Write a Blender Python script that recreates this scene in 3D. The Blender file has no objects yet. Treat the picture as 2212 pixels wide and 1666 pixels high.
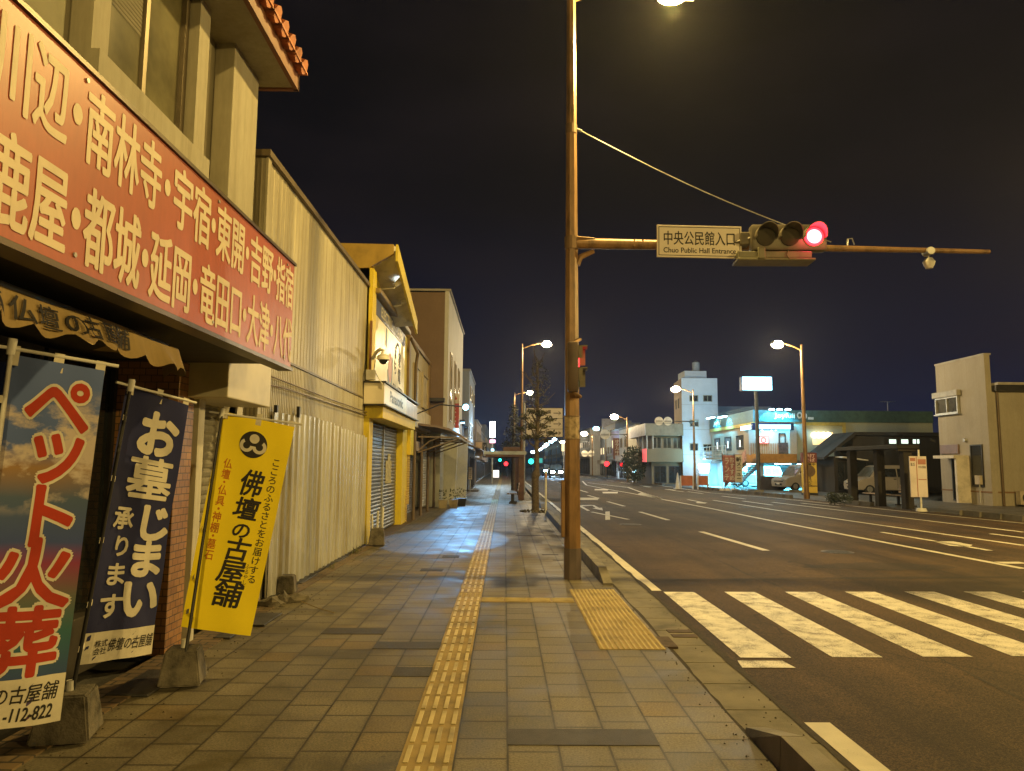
import bpy, bmesh, math, random
from mathutils import Vector, Matrix
random.seed(7)
S = bpy.context.scene
COL = S.collection
R = math.radians
V = Vector

# ------------------------------------------------------------------ camera
CAM_H, PITCH, YAW, ROLL, FOC = 1.65, R(6.19), R(0.53), R(0.4), 0.71
_f = V((math.sin(YAW)*math.cos(PITCH), math.cos(YAW)*math.cos(PITCH), math.sin(PITCH)))
_r0 = V((math.cos(YAW), -math.sin(YAW), 0)); _u0 = _r0.cross(_f)
_r = _r0*math.cos(ROLL) + _u0*math.sin(ROLL); _u = _u0*math.cos(ROLL) - _r0*math.sin(ROLL)
cd = bpy.data.cameras.new('camera'); cam = bpy.data.objects.new('camera', cd); COL.objects.link(cam)
m = Matrix((_r, _u, -_f)).transposed().to_4x4(); m.translation = V((0, 0, CAM_H)); cam.matrix_world = m
cd.sensor_fit = 'HORIZONTAL'; cd.sensor_width = 36; cd.lens = 36*FOC; cd.clip_end = 3000; cd.clip_start = 0.05
S.camera = cam
FP = FOC*2212
def _ray(x, y): return _f + _r*((x-1106)/FP) + _u*((833-y)/FP)
def ay(x, y, Y): d = _ray(x, y); return V((0, 0, CAM_H)) + d*(Y/d.y)      # survey: pixel of the photo seen at street depth Y (metres)
def ax(x, y, X): d = _ray(x, y); return V((0, 0, CAM_H)) + d*(X/d.x)
def ag(x, y, z=0.0): d = _ray(x, y); return V((0, 0, CAM_H)) + d*((z-CAM_H)/d.z)

# ------------------------------------------------------------------ materials
MATS = {}
def _new(name):
    mt = bpy.data.materials.new(name); mt.use_nodes = True
    nt = mt.node_tree; b = nt.nodes['Principled BSDF']
    return mt, nt, b
def N(nt, t, **k):
    n = nt.nodes.new(t)
    for a, v in k.items(): setattr(n, a, v)
    return n
def math_(nt, op, a, b=None):
    n = N(nt, 'ShaderNodeMath', operation=op)
    for i, v in enumerate((a, b)):
        if v is None: continue
        if isinstance(v, (int, float)): n.inputs[i].default_value = v
        else: nt.links.new(v, n.inputs[i])
    return n.outputs[0]
def mixc(nt, fac, a, b, mode='MIX'):
    n = N(nt, 'ShaderNodeMix', data_type='RGBA', blend_type=mode)
    for sock, v in ((n.inputs[0], fac), (n.inputs[6], a), (n.inputs[7], b)):
        if isinstance(v, (int, float)): sock.default_value = v
        elif isinstance(v, tuple): sock.default_value = (*v, 1) if len(v) == 3 else v
        else: nt.links.new(v, sock)
    return n.outputs[2]
def ramp(nt, fac, stops):
    n = N(nt, 'ShaderNodeValToRGB'); e = n.color_ramp.elements
    while len(e) < len(stops): e.new(0.5)
    for el, (p, c) in zip(e, stops): el.position = p; el.color = (*c, 1) if len(c) == 3 else c
    nt.links.new(fac, n.inputs[0]); return n.outputs[0]
def noise(nt, scale, detail=4, vec=None, rough=0.6):
    n = N(nt, 'ShaderNodeTexNoise'); n.inputs['Scale'].default_value = scale; n.inputs['Detail'].default_value = detail
    n.inputs['Roughness'].default_value = rough
    if vec is not None: nt.links.new(vec, n.inputs['Vector'])
    return n.outputs['Fac']
def gpos(nt, sc=(1, 1, 1)):
    g = N(nt, 'ShaderNodeNewGeometry'); mp = N(nt, 'ShaderNodeMapping'); mp.inputs['Scale'].default_value = sc
    nt.links.new(g.outputs['Position'], mp.inputs[0]); return mp.outputs[0]
def opos(nt, sc=(1, 1, 1)):
    g = N(nt, 'ShaderNodeTexCoord'); mp = N(nt, 'ShaderNodeMapping'); mp.inputs['Scale'].default_value = sc
    nt.links.new(g.outputs['Object'], mp.inputs[0]); return mp.outputs[0]
def P(name, col, rough=0.6, metal=0.0, ns=3.0, amt=0.25, stretch=(1, 1, 1), bump=0.0, bs=60.0, spec=0.5):
    """painted/plain surface: colour with worn, blotchy variation and a fine bump"""
    if name in MATS: return MATS[name]
    mt, nt, b = _new(name)
    p = opos(nt, stretch)
    f = noise(nt, ns, 6, p)
    dark = tuple(c*(1-amt) for c in col); lite = tuple(min(1, c*(1+amt*0.6)) for c in col)
    c = ramp(nt, f, [(0.32, dark), (0.5, col), (0.7, lite)])
    nt.links.new(c, b.inputs['Base Color'])
    b.inputs['Roughness'].default_value = rough; b.inputs['Metallic'].default_value = metal
    b.inputs['Specular IOR Level'].default_value = spec
    if bump:
        bp = N(nt, 'ShaderNodeBump'); bp.inputs['Strength'].default_value = bump; bp.inputs['Distance'].default_value = 0.01
        nt.links.new(noise(nt, bs, 3, opos(nt)), bp.inputs['Height']); nt.links.new(bp.outputs[0], b.inputs['Normal'])
    MATS[name] = mt; return mt
def E(name, col, st):
    if name in MATS: return MATS[name]
    mt, nt, b = _new(name)
    b.inputs['Base Color'].default_value = (*col, 1); b.inputs['Emission Color'].default_value = (*col, 1)
    b.inputs['Emission Strength'].default_value = st
    MATS[name] = mt; return mt
def stained(name, col, stain, rough=0.55, metal=0.0, amt=0.5, scale=1.6):
    """sheet metal / render with vertical run-off stains"""
    if name in MATS: return MATS[name]
    mt, nt, b = _new(name)
    f1 = noise(nt, scale, 8, opos(nt, (1.0, 1.6, 0.08)), 0.7); f2 = noise(nt, 0.9, 5, opos(nt))
    f3 = noise(nt, 25, 3, opos(nt, (1, 1, .3)))
    f4 = noise(nt, scale*4, 6, opos(nt, (1.0, 1.6, 0.05)), 0.75)
    k = math_(nt, 'MULTIPLY', ramp(nt, math_(nt, 'ADD', math_(nt, 'MULTIPLY', f1, .6), math_(nt, 'MULTIPLY', f4, .4)), [(0.44, (0, 0, 0)), (0.62, (1, 1, 1))]), amt)
    c = mixc(nt, k, ramp(nt, f2, [(0.3, tuple(x*.82 for x in col)), (0.7, col)]), stain)
    c = mixc(nt, 0.25, c, ramp(nt, f3, [(0.3, (.5, .5, .5)), (0.7, (1, 1, 1))]), 'MULTIPLY')
    nt.links.new(c, b.inputs['Base Color']); b.inputs['Roughness'].default_value = rough; b.inputs['Metallic'].default_value = metal
    MATS[name] = mt; return mt
def brickmat(name, cols, mortar, bw, bh, plane='YZ', ms=0.02, rough=0.45, offset=0.5):
    if name in MATS: return MATS[name]
    mt, nt, b = _new(name)
    sp = N(nt, 'ShaderNodeSeparateXYZ'); nt.links.new(gpos(nt), sp.inputs[0])
    cb = N(nt, 'ShaderNodeCombineXYZ')
    if plane == 'YZ':   # works for both faces of a column: u = x + y
        nt.links.new(math_(nt, 'ADD', sp.outputs[0], sp.outputs[1]), cb.inputs[0]); nt.links.new(sp.outputs[2], cb.inputs[1])
    else:
        nt.links.new(sp.outputs[0], cb.inputs[0]); nt.links.new(sp.outputs[1], cb.inputs[1])
    br = N(nt, 'ShaderNodeTexBrick'); nt.links.new(cb.outputs[0], br.inputs['Vector']); br.offset = offset
    for k, v in (('Color1', cols[0]), ('Color2', cols[1]), ('Mortar', mortar)): br.inputs[k].default_value = (*v, 1)
    for k, v in (('Scale', 1.0), ('Mortar Size', ms*bh), ('Brick Width', bw), ('Row Height', bh), ('Bias', 0.0)): br.inputs[k].default_value = v
    c = mixc(nt, 0.5, br.outputs['Color'], ramp(nt, noise(nt, 7, 5, gpos(nt)), [(0.3, (.45, .45, .45)), (0.7, (1, 1, 1))]), 'MULTIPLY')
    nt.links.new(c, b.inputs['Base Color']); b.inputs['Roughness'].default_value = rough
    bp = N(nt, 'ShaderNodeBump'); bp.inputs['Strength'].default_value = 0.5; bp.inputs['Distance'].default_value = 0.006; bp.invert = True
    nt.links.new(br.outputs['Fac'], bp.inputs['Height']); nt.links.new(bp.outputs[0], b.inputs['Normal'])
    MATS[name] = mt; return mt
def pavermat(name, base, size=0.3):
    mt, nt, b = _new(name)
    sp = N(nt, 'ShaderNodeSeparateXYZ'); nt.links.new(gpos(nt), sp.inputs[0])
    x = math_(nt, 'DIVIDE', math_(nt, 'ADD', sp.outputs[0], 0.27+3), size); cx = math_(nt, 'FLOOR', x)
    w0 = N(nt, 'ShaderNodeTexWhiteNoise', noise_dimensions='1D'); nt.links.new(cx, w0.inputs['W'])
    off = math_(nt, 'MULTIPLY', math_(nt, 'FLOOR', math_(nt, 'MULTIPLY', w0.outputs['Value'], 3)), 0.333)
    y = math_(nt, 'ADD', math_(nt, 'DIVIDE', sp.outputs[1], size), off); cy = math_(nt, 'FLOOR', y)
    fx = math_(nt, 'PINGPONG', x, 0.5); fy = math_(nt, 'PINGPONG', y, 0.5)
    wob = math_(nt, 'MULTIPLY', noise(nt, 9, 3, gpos(nt)), 0.012)
    mn = math_(nt, 'MINIMUM', fx, fy); j = math_(nt, 'LESS_THAN', mn, math_(nt, 'ADD', wob, 0.014))
    grime = ramp(nt, math_(nt, 'ADD', mn, math_(nt, 'MULTIPLY', noise(nt, 14, 4, gpos(nt)), .09)), [(.03, (.45, .4, .33)), (.13, (1, 1, 1))])
    cb = N(nt, 'ShaderNodeCombineXYZ'); nt.links.new(cx, cb.inputs[0]); nt.links.new(cy, cb.inputs[1])
    w = N(nt, 'ShaderNodeTexWhiteNoise', noise_dimensions='2D'); nt.links.new(cb.outputs[0], w.inputs['Vector'])
    d = tuple(c*0.76 for c in base); l = tuple(c*1.1 for c in base); warm = (base[0]*1.12, base[1]*0.98, base[2]*0.75)
    c = ramp(nt, w.outputs['Value'], [(0.0, d), (0.3, base), (0.62, l), (0.86, base), (0.93, warm)])
    blot = ramp(nt, noise(nt, 1.1, 9, gpos(nt), .72), [(0.36, (.30, .28, .24)), (0.5, (.75, .74, .72)), (0.66, (1.1, 1.1, 1.1))])
    c = mixc(nt, 0.9, c, blot, 'MULTIPLY')
    grain = ramp(nt, noise(nt, 70, 3, gpos(nt), .8), [(0.40, (.45, .45, .45)), (0.60, (1.25, 1.25, 1.25))])
    c = mixc(nt, 0.75, c, grain, 'MULTIPLY')
    # chewing gum spots
    vo = N(nt, 'ShaderNodeTexVoronoi'); vo.inputs['Scale'].default_value = 2.9; nt.links.new(gpos(nt), vo.inputs['Vector'])
    gum = math_(nt, 'LESS_THAN', vo.outputs['Distance'], math_(nt, 'MULTIPLY', noise(nt, 1.3, 2, gpos(nt)), .085))
    c = mixc(nt, math_(nt, 'MULTIPLY', gum, .6), c, (.03, .028, .025))
    c = mixc(nt, .8, c, grime, 'MULTIPLY')
    c = mixc(nt, math_(nt, 'MULTIPLY', j, .92), c, (.014, .010, .006))
    nt.links.new(c, b.inputs['Base Color'])
    nt.links.new(ramp(nt, noise(nt, 2.2, 4, gpos(nt)), [(0.3, (.42, .42, .42)), (0.7, (.72, .72, .72))]), b.inputs['Roughness'])
    h = math_(nt, 'ADD', math_(nt, 'MULTIPLY', j, -1.0), math_(nt, 'MULTIPLY', noise(nt, 130, 3, gpos(nt)), .35))
    sc_ = N(nt, 'ShaderNodeSeparateColor'); nt.links.new(w.outputs['Color'], sc_.inputs[0])
    h = math_(nt, 'ADD', h, math_(nt, 'MULTIPLY', w.outputs['Value'], .35))
    for src, ch in ((x, 0), (y, 1)):
        h = math_(nt, 'ADD', h, math_(nt, 'MULTIPLY', math_(nt, 'MULTIPLY', math_(nt, 'FRACT', src), math_(nt, 'SUBTRACT', sc_.outputs[ch], .5)), 2.6))
    bp = N(nt, 'ShaderNodeBump'); bp.inputs['Strength'].default_value = .6; bp.inputs['Distance'].default_value = 0.006
    nt.links.new(h, bp.inputs['Height']); nt.links.new(bp.outputs[0], b.inputs['Normal'])
    MATS[name] = mt; return mt
def asphaltmat(name, base, paint=None, cover=0.5):
    """asphalt; with paint given: worn road paint that lets the asphalt show through"""
    mt, nt, b = _new(name)
    g = gpos(nt)
    sp = noise(nt, 80, 4, g, .85); big = noise(nt, 0.35, 6, g, .6); mid = noise(nt, 5, 6, g, .7)
    trk = noise(nt, 1.0, 5, gpos(nt, (1.1, .05, 1)))
    oil = noise(nt, 1.0, 5, gpos(nt, (.9, .22, 1)), .7)
    c = ramp(nt, sp, [(0.40, tuple(x*.25 for x in base)), (0.5, base), (0.60, tuple(x*2.5 for x in base))])
    c = mixc(nt, .7, c, ramp(nt, big, [(0.38, (.40, .40, .40)), (0.60, (1.2, 1.2, 1.2))]), 'MULTIPLY')
    c = mixc(nt, .8, c, ramp(nt, trk, [(0.38, (.5, .5, .5)), (0.60, (1.3, 1.3, 1.3))]), 'MULTIPLY')
    c = mixc(nt, .8, c, ramp(nt, oil, [(0.62, (1, 1, 1)), (0.76, (.4, .4, .4))]), 'MULTIPLY')
    # sealed cracks
    vo = N(nt, 'ShaderNodeTexVoronoi', feature='DISTANCE_TO_EDGE'); vo.inputs['Scale'].default_value = 0.22
    wv = N(nt, 'ShaderNodeVectorMath', operation='ADD'); nt.links.new(g, wv.inputs[0])
    nn = N(nt, 'ShaderNodeTexNoise'); nn.inputs['Scale'].default_value = 1.3; nt.links.new(g, nn.inputs['Vector'])
    nt.links.new(nn.outputs['Color'], wv.inputs[1]); nt.links.new(wv.outputs[0], vo.inputs['Vector'])
    crack = math_(nt, 'LESS_THAN', vo.outputs['Distance'], 0.003)
    c = mixc(nt, math_(nt, 'MULTIPLY', crack, .6), c, tuple(x*.25 for x in base))
    rough = .75
    if paint:
        k = math_(nt, 'ADD', math_(nt, 'MULTIPLY', sp, .55), math_(nt, 'MULTIPLY', mid, .45))
        k = ramp(nt, k, [(cover-.06, (0, 0, 0)), (cover+.03, (1, 1, 1))])
        pc = ramp(nt, noise(nt, 2.2, 5, g), [(0.3, tuple(x*.72 for x in paint)), (0.65, paint)])
        c = mixc(nt, k, c, pc); rough = .55
    nt.links.new(c, b.inputs['Base Color']); b.inputs['Roughness'].default_value = rough; b.inputs['Specular IOR Level'].default_value = .22
    bp = N(nt, 'ShaderNodeBump'); bp.inputs['Strength'].default_value = .55; bp.inputs['Distance'].default_value = 0.008
    nt.links.new(noise(nt, 140, 3, g), bp.inputs['Height']); nt.links.new(bp.outputs[0], b.inputs['Normal'])
    MATS[name] = mt; return mt
def glass(name, col=(.015, .018, .02), rough=.07):
    if name in MATS: return MATS[name]
    mt, nt, b = _new(name)
    c = ramp(nt, noise(nt, 1.3, 4, opos(nt)), [(0.35, tuple(x*.6 for x in col)), (0.7, tuple(x*1.6 for x in col))])
    nt.links.new(c, b.inputs['Base Color']); b.inputs['Roughness'].default_value = rough; b.inputs['Specular IOR Level'].default_value = .6
    MATS[name] = mt; return mt

# ------------------------------------------------------------------ geometry helpers
class Fr:
    """local frame: u to the right, v up, n out of the face"""
    def __init__(s, o, u, v=(0, 0, 1)):
        s.o = V(o); s.u = V(u).normalized(); s.v = V(v).normalized(); s.n = s.u.cross(s.v)
    def __call__(s, u, v, n=0.0): return s.o + s.u*u + s.v*v + s.n*n
def FX(X, Y=0, Z=0): return Fr((X, Y, Z), (0, 1, 0))        # wall facing the street from the left (+X): u = +Y
def FY(Y, X=0, Z=0): return Fr((X, Y, Z), (1, 0, 0))        # wall facing the camera (-Y): u = +X
def FW(X, Y=0, Z=0): return Fr((X, Y, Z), (0, -1, 0))       # wall facing -X: u = -Y
W = Fr((0, 0, 0), (1, 0, 0), (0, 1, 0))                     # world: u = x, v = y, n = z
def B(): return bmesh.new()
def hexa(b, c):
    vs = [b.verts.new(p) for p in c]
    for q in ((3, 2, 1, 0), (4, 5, 6, 7), (0, 1, 5, 4), (1, 2, 6, 5), (2, 3, 7, 6), (3, 0, 4, 7)): b.faces.new([vs[i] for i in q])
    return vs
def fb(b, f, u0, u1, v0, v1, n0, n1, bev=0.0):
    if u1 < u0: u0, u1 = u1, u0
    if v1 < v0: v0, v1 = v1, v0
    if n1 < n0: n0, n1 = n1, n0
    vs = hexa(b, [f(u0, v0, n0), f(u1, v0, n0), f(u1, v1, n0), f(u0, v1, n0), f(u0, v0, n1), f(u1, v0, n1), f(u1, v1, n1), f(u0, v1, n1)])
    if bev:
        es = list({e for v in vs for e in v.link_edges})
        bmesh.ops.bevel(b, geom=es, offset=bev, segments=2, affect='EDGES', profile=.5)
def box(b, x0, x1, y0, y1, z0, z1, bev=0.0): fb(b, W, x0, x1, y0, y1, z0, z1, bev)
def quad(b, *p): return b.faces.new([b.verts.new(q) for q in p])
def cyl(b, p0, p1, r0, r1=None, n=14, caps=True, rot=0.0):
    r1 = r0 if r1 is None else r1
    p0, p1 = V(p0), V(p1); d = (p1-p0).normalized(); a = d.orthogonal().normalized() if abs(d.z) < .999 else V((1, 0, 0)); c = d.cross(a)
    r = [[b.verts.new(p + (a*math.cos(rot+2*math.pi*i/n) + c*math.sin(rot+2*math.pi*i/n))*q) for i in range(n)] for p, q in ((p0, r0), (p1, r1))]
    for i in range(n): b.faces.new((r[0][i], r[0][(i+1) % n], r[1][(i+1) % n], r[1][i]))
    if caps:
        b.faces.new(list(reversed(r[0]))); b.faces.new(r[1])
def tube(b, pts, r, n=8):
    pts = [V(p) for p in pts]; rs = r if isinstance(r, (list, tuple)) else [r]*len(pts)
    rings = []; a = None
    for i, p in enumerate(pts):
        d = (pts[min(i+1, len(pts)-1)] - pts[max(i-1, 0)]).normalized()
        a = d.orthogonal().normalized() if a is None else (a - d*a.dot(d)).normalized()
        c = d.cross(a)
        rings.append([b.verts.new(p + (a*math.cos(2*math.pi*k/n) + c*math.sin(2*math.pi*k/n))*rs[i]) for k in range(n)])
    for i in range(len(pts)-1):
        for k in range(n): b.faces.new((rings[i][k], rings[i][(k+1) % n], rings[i+1][(k+1) % n], rings[i+1][k]))
    b.faces.new(list(reversed(rings[0]))); b.faces.new(rings[-1])
def prism(b, pts, vec):
    """polygon given as 3-D points, extruded along vec"""
    vec = V(vec); p = [V(q) for q in pts]
    a = [b.verts.new(q) for q in p]; c = [b.verts.new(q+vec) for q in p]
    b.faces.new(list(reversed(a))); b.faces.new(c)
    for i in range(len(p)): b.faces.new((a[i], a[(i+1) % len(p)], c[(i+1) % len(p)], c[i]))
def disc(b, f, u, v, r, n0, n1, k=24): cyl(b, f(u, v, n0), f(u, v, n1), r, r, k)
def grid(b, fn, nu, nv):
    g = [[b.verts.new(fn(i/nu, j/nv)) for j in range(nv+1)] for i in range(nu+1)]
    for i in range(nu):
        for j in range(nv): b.faces.new((g[i][j], g[i+1][j], g[i+1][j+1], g[i][j+1]))
def ribs(b, f, u0, u1, v0, v1, pitch, depth, n0=0.0, duty=.5):
    """corrugated sheet standing on a face, ribs vertical; closed at the back by the wall behind"""
    pts = []; u = u0; s = pitch*.12
    while u < u1-1e-6:
        e = min(u+pitch, u1); m_ = u+(e-u)*duty
        pts += [(u, n0), (m_-s, n0), (m_, n0+depth), (e-s*.5, n0+depth)]; u = e
    pts.append((u1, n0))
    lo = [b.verts.new(f(p, v0, q)) for p, q in pts]; hi = [b.verts.new(f(p, v1, q)) for p, q in pts]
    for i in range(len(pts)-1): b.faces.new((lo[i], lo[i+1], hi[i+1], hi[i]))
def slats(b, f, u0, u1, v0, v1, pitch, depth, n0=0.0):
    """roller shutter: horizontal curved slats"""
    pts = []; v = v0
    while v < v1-1e-6:
        e = min(v+pitch, v1); pts += [(v, n0), (v+(e-v)*.25, n0+depth*.8), (v+(e-v)*.6, n0+depth), (v+(e-v)*.92, n0+depth*.55)]; v = e
    pts.append((v1, n0))
    lo = [b.verts.new(f(u0, p, q)) for p, q in pts]; hi = [b.verts.new(f(u1, p, q)) for p, q in pts]
    for i in range(len(pts)-1): b.faces.new((lo[i], hi[i], hi[i+1], lo[i+1]))

def obj(name, b, mat, parent=None, smooth=None, recalc=True, mats=None, **props):
    me = bpy.data.meshes.new(name)
    if recalc: bmesh.ops.recalc_face_normals(b, faces=b.faces)
    b.to_mesh(me); b.free()
    for mt in (mats or [mat]): me.materials.append(mt)
    if smooth:
        for p in me.polygons: p.use_smooth = True
        me.set_sharp_from_angle(angle=R(smooth))
    o = bpy.data.objects.new(name, me); COL.objects.link(o)
    if parent:
        o.parent = parent; o.matrix_parent_inverse = parent_world(parent).inverted()
    elif me.vertices:
        xs = [v.co for v in me.vertices]
        c = V(((min(p.x for p in xs)+max(p.x for p in xs))/2, (min(p.y for p in xs)+max(p.y for p in xs))/2, min(p.z for p in xs)))
        if props.get('kind') != 'structure':
            me.transform(Matrix.Translation(-c)); o.location = c
    for k, v in props.items(): o[k] = v
    return o
def parent_world(p):
    m_ = Matrix.Translation(p.location) @ p.rotation_euler.to_matrix().to_4x4()
    return m_ if not p.parent else parent_world(p.parent) @ p.matrix_parent_inverse @ m_
def thing(name, label, category, loc=(0, 0, 0), group=None):
    o = bpy.data.objects.new(name, None); COL.objects.link(o); o.location = loc; o.empty_display_size = .2
    o['label'] = label; o['category'] = category
    if group: o['group'] = group
    return o
def tag(o, label, category, group=None):
    o['label'] = label; o['category'] = category
    if group: o['group'] = group
    return o
def dup(root, loc, rz=0.0, label=None, group=None, scale=1.0):
    def rec(o, par):
        c = o.copy(); COL.objects.link(c)
        if par: c.parent = par
        for ch in [q for q in bpy.data.objects if q.parent is o]: rec(ch, c)
        return c
    c = rec(root, None); c.location = loc; c.rotation_euler = (0, 0, rz); c.scale = (scale,)*3
    if label: c['label'] = label
    if group: c['group'] = group
    return c
def struct(name, b, mat, **k): return obj(name, b, mat, kind='structure', **k)

# ------------------------------------------------------------------ lettering
_gl = {}
def glyph(s, off):
    k = (s, off)
    if k not in _gl:
        c = bpy.data.curves.new('t', 'FONT'); c.body = s; c.size = 1; c.offset = off; c.resolution_u = 3
        o = bpy.data.objects.new('t', c); COL.objects.link(o)
        me = bpy.data.meshes.new_from_object(o.evaluated_get(bpy.context.evaluated_depsgraph_get()))
        _gl[k] = ([(v.co.x, v.co.y) for v in me.vertices], [tuple(p.vertices) for p in me.polygons])
        bpy.data.objects.remove(o); bpy.data.curves.remove(c); bpy.data.meshes.remove(me)
    return _gl[k]
def letters(name, fmap, cells, mat, parent, off=0.0, n=0.004, shear=0.0, cut=None):
    """cells: (char, u0, v0, w, h) em boxes, or (string, u0, v0, w, h, 'fit') stretched to its bounding box"""
    b = B(); lay = b.verts.layers.float.new('k'); nd = 1 if off < .004 else (6 if off < .03 else 12)
    for c in cells:
        vs, fs = glyph(c[0], 0.0)
        if not vs: continue
        if len(c) > 5:
            x0 = min(p[0] for p in vs); x1 = max(p[0] for p in vs); y0 = min(p[1] for p in vs); y1 = max(p[1] for p in vs)
            e = c[4]/max(y1-y0, 1e-6); mp = lambda p: (c[1]+(p[0]-x0)/max(x1-x0, 1e-6)*c[3], c[2]+(p[1]-y0)/max(y1-y0, 1e-6)*c[4])
        else:
            e = min(c[3], c[4]); mp = lambda p: (c[1]+p[0]*c[3], c[2]+(p[1]+.12)*c[4])
        for k in range(nd):
            dx, dy = (0, 0) if nd == 1 else (off*e*math.cos(6.2832*k/nd), off*e*math.sin(6.2832*k/nd))
            q = []
            for p in vs:
                x, y = mp(p); v = b.verts.new((x+dx+shear*(y-c[2]), y+dy, 0)); v[lay] = k*.00012; q.append(v)
            for f in fs:
                try: b.faces.new([q[i] for i in f])
                except ValueError: pass
    if cut:
        us = [v.co.x for v in b.verts]; vv = [v.co.y for v in b.verts]
        for ax_, lo, hi in ((0, min(us), max(us)), (1, min(vv), max(vv))):
            k = math.floor(lo/cut)+1
            while k*cut < hi:
                co = V((0, 0, 0)); co[ax_] = k*cut; no = V((0, 0, 0)); no[ax_] = 1
                bmesh.ops.bisect_plane(b, geom=b.verts[:]+b.edges[:]+b.faces[:], plane_co=co, plane_no=no); k += 1
    for v in b.verts: v.co = fmap(v.co.x, v.co.y, n+v[lay])
    return obj(name, b, mat, parent, recalc=False)
def hrow(s, u0, u1, v0, v1, dot=.42):
    wt = [dot if ch in '・ ' else 1 for ch in s]; k = (u1-u0)/sum(wt); out = []; u = u0
    for ch, w in zip(s, wt):
        out.append((ch, u-(1-w)/2*k if w < 1 else u, v0, k, v1-v0)); u += w*k
    return out
def vcol(s, u0, u1, v0, v1, dot=.5):
    """downwards from v1 to v0"""
    wt = [dot if ch in '・ ' else 1 for ch in s]; k = (v1-v0)/sum(wt); out = []; v = v1
    for ch, w in zip(s, wt):
        out.append((ch, u0, v-k*w/2-k/2, u1-u0, k)); v -= k*w
    return out
def fit(s, u0, u1, v0, v1): return [(s, u0, v0, u1-u0, v1-v0, 'fit')]
def light(name, kind, loc, energy, col, size=.1, rot=None, spot=None, blend=.3, target=None, parent=None):
    l = bpy.data.lights.new(name, kind); l.energy = energy; l.color = col
    if kind == 'AREA': l.size = size
    else: l.shadow_soft_size = size
    if kind == 'SPOT': l.spot_size = R(spot); l.spot_blend = blend
    o = bpy.data.objects.new(name, l); COL.objects.link(o); o.location = loc
    if target is not None: o.rotation_euler = (V(target)-V(loc)).to_track_quat('-Z', 'Y').to_euler()
    return o

# ================================================================== SETTING
RZ = -0.03                                     # road surface
SOD, WRM, LED = (1.0, .68, .20), (1.0, .76, .40), (.42, .76, 1.0)
m_asph = asphaltmat('asphalt', (.054, .033, .016))
m_paint = asphaltmat('road_paint', (.06, .042, .026), (.66, .62, .54), .40)
m_zebra = asphaltmat('worn_zebra_paint', (.06, .042, .026), (.80, .77, .69), .47)
m_edge = asphaltmat('edge_paint', (.06, .042, .026), (.66, .62, .5), .36)
m_pave = pavermat('pavers', (.175, .152, .105))
m_pave2 = pavermat('far_pavers', (.16, .15, .14))
m_dirt = P('dark_ground', (.045, .042, .038), .9, ns=.4, amt=.5, bump=.5)
m_conc = P('gutter_concrete', (.16, .145, .11), .8, ns=1.7, amt=.5, bump=.5, bs=120)
m_kerb = P('kerb_stone', (.19, .175, .145), .8, ns=2.5, amt=.5, bump=.5, bs=120)
m_tact = P('tactile_yellow', (.27, .195, .065), .7, ns=3, amt=.55, bump=.3, bs=200)
b = B(); box(b, -150, 250, -80, 520, -1.0, -.09); struct('ground', b, m_dirt)
_ex = [(-60, 17.6), (10, 16.9), (22, 15.83), (27.6, 15.24), (39, 14.35), (53, 13.3), (67, 12.4), (100, 11.8), (1000, 11.8)]
def edgeX(Y):
    for (a, p), (c, q) in zip(_ex, _ex[1:]):
        if Y <= c: return p+(q-p)*(Y-a)/(c-a)
    return 11.8
ys = list(range(-40, 120, 10)) + [140, 180, 240, 320, 425]
b = B()
prev = None
for y in ys:
    q = (b.verts.new((1.9, y, RZ)), b.verts.new((edgeX(y)+.75, y, RZ)))
    if prev: b.faces.new((prev[0], prev[1], q[1], q[0]))
    prev = q
struct('road', b, m_asph)
b = B(); box(b, -2.62, 1.5, -20, 420, -.08, 0); struct('sidewalk', b, m_pave)
b = B()                                         # strip of drain covers and bare mortar along the shop fronts
box(b, -2.95, -2.62, -20, 9.0, -.08, .012); box(b, -3.4, -2.62, 9.0, 420, -.08, .008)
struct('frontage_strip', b, brickmat('frontage_tiles', ((.17, .115, .06), (.12, .085, .05)), (.03, .025, .018), .2, .1, 'XY', .09, .7))
b = B()
for x0, y0, w, l in ((-2.66, 5.35, .3, .62), (-2.6, 7.6, .32, .6), (-2.9, 10.2, .28, .9), (-2.9, 12.4, .28, .8), (-2.58, 7.05, .16, .34)):
    box(b, x0-.14, x0-.14+w, y0, y0+l, .005, .02, .004)
struct('drain_covers', b, P('cast_drain_lid', (.06, .058, .06), .5, .4, ns=9, amt=.4, bump=.5, bs=70))
b = B()                                         # odd dark pavers and patches let into the paving
for p, q in (((1090, 1575), (1400, 1612)), ((703, 1357), (838, 1371)), ((818, 1388), (960, 1402)), ((862, 1442), (945, 1462))):
    A = ag(*p); C = ag(q[0], q[1]); y0, y1 = sorted((A.y, C.y)); x0, x1 = sorted((ag(p[0], (p[1]+q[1])/2).x, ag(q[0], (p[1]+q[1])/2).x))
    x0 = round((x0+.27)/.3)*.3-.27; x1 = round((x1+.27)/.3)*.3-.27
    yy = (y0+y1)/2; h = .13
    box(b, x0, x1, yy-h, yy+h, -.01, .004)
for x, y, w, l in ((.27, 17.2, .8, .1), (.7, 13.6, .3, .1), (-1.3, 11.5, .35, .25), (-.9, 20.4, .4, .2), (.3, 24.0, .9, .15), (-1.1, 13.15, .3, .3), (.85, 12.85, .25, .07)):
    box(b, x, x+w, y, y+l, -.01, .004)
struct('dark_pavers', b, P('dark_paver', (.032, .025, .02), .6, ns=9, amt=.4, bump=.5, bs=200))
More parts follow.
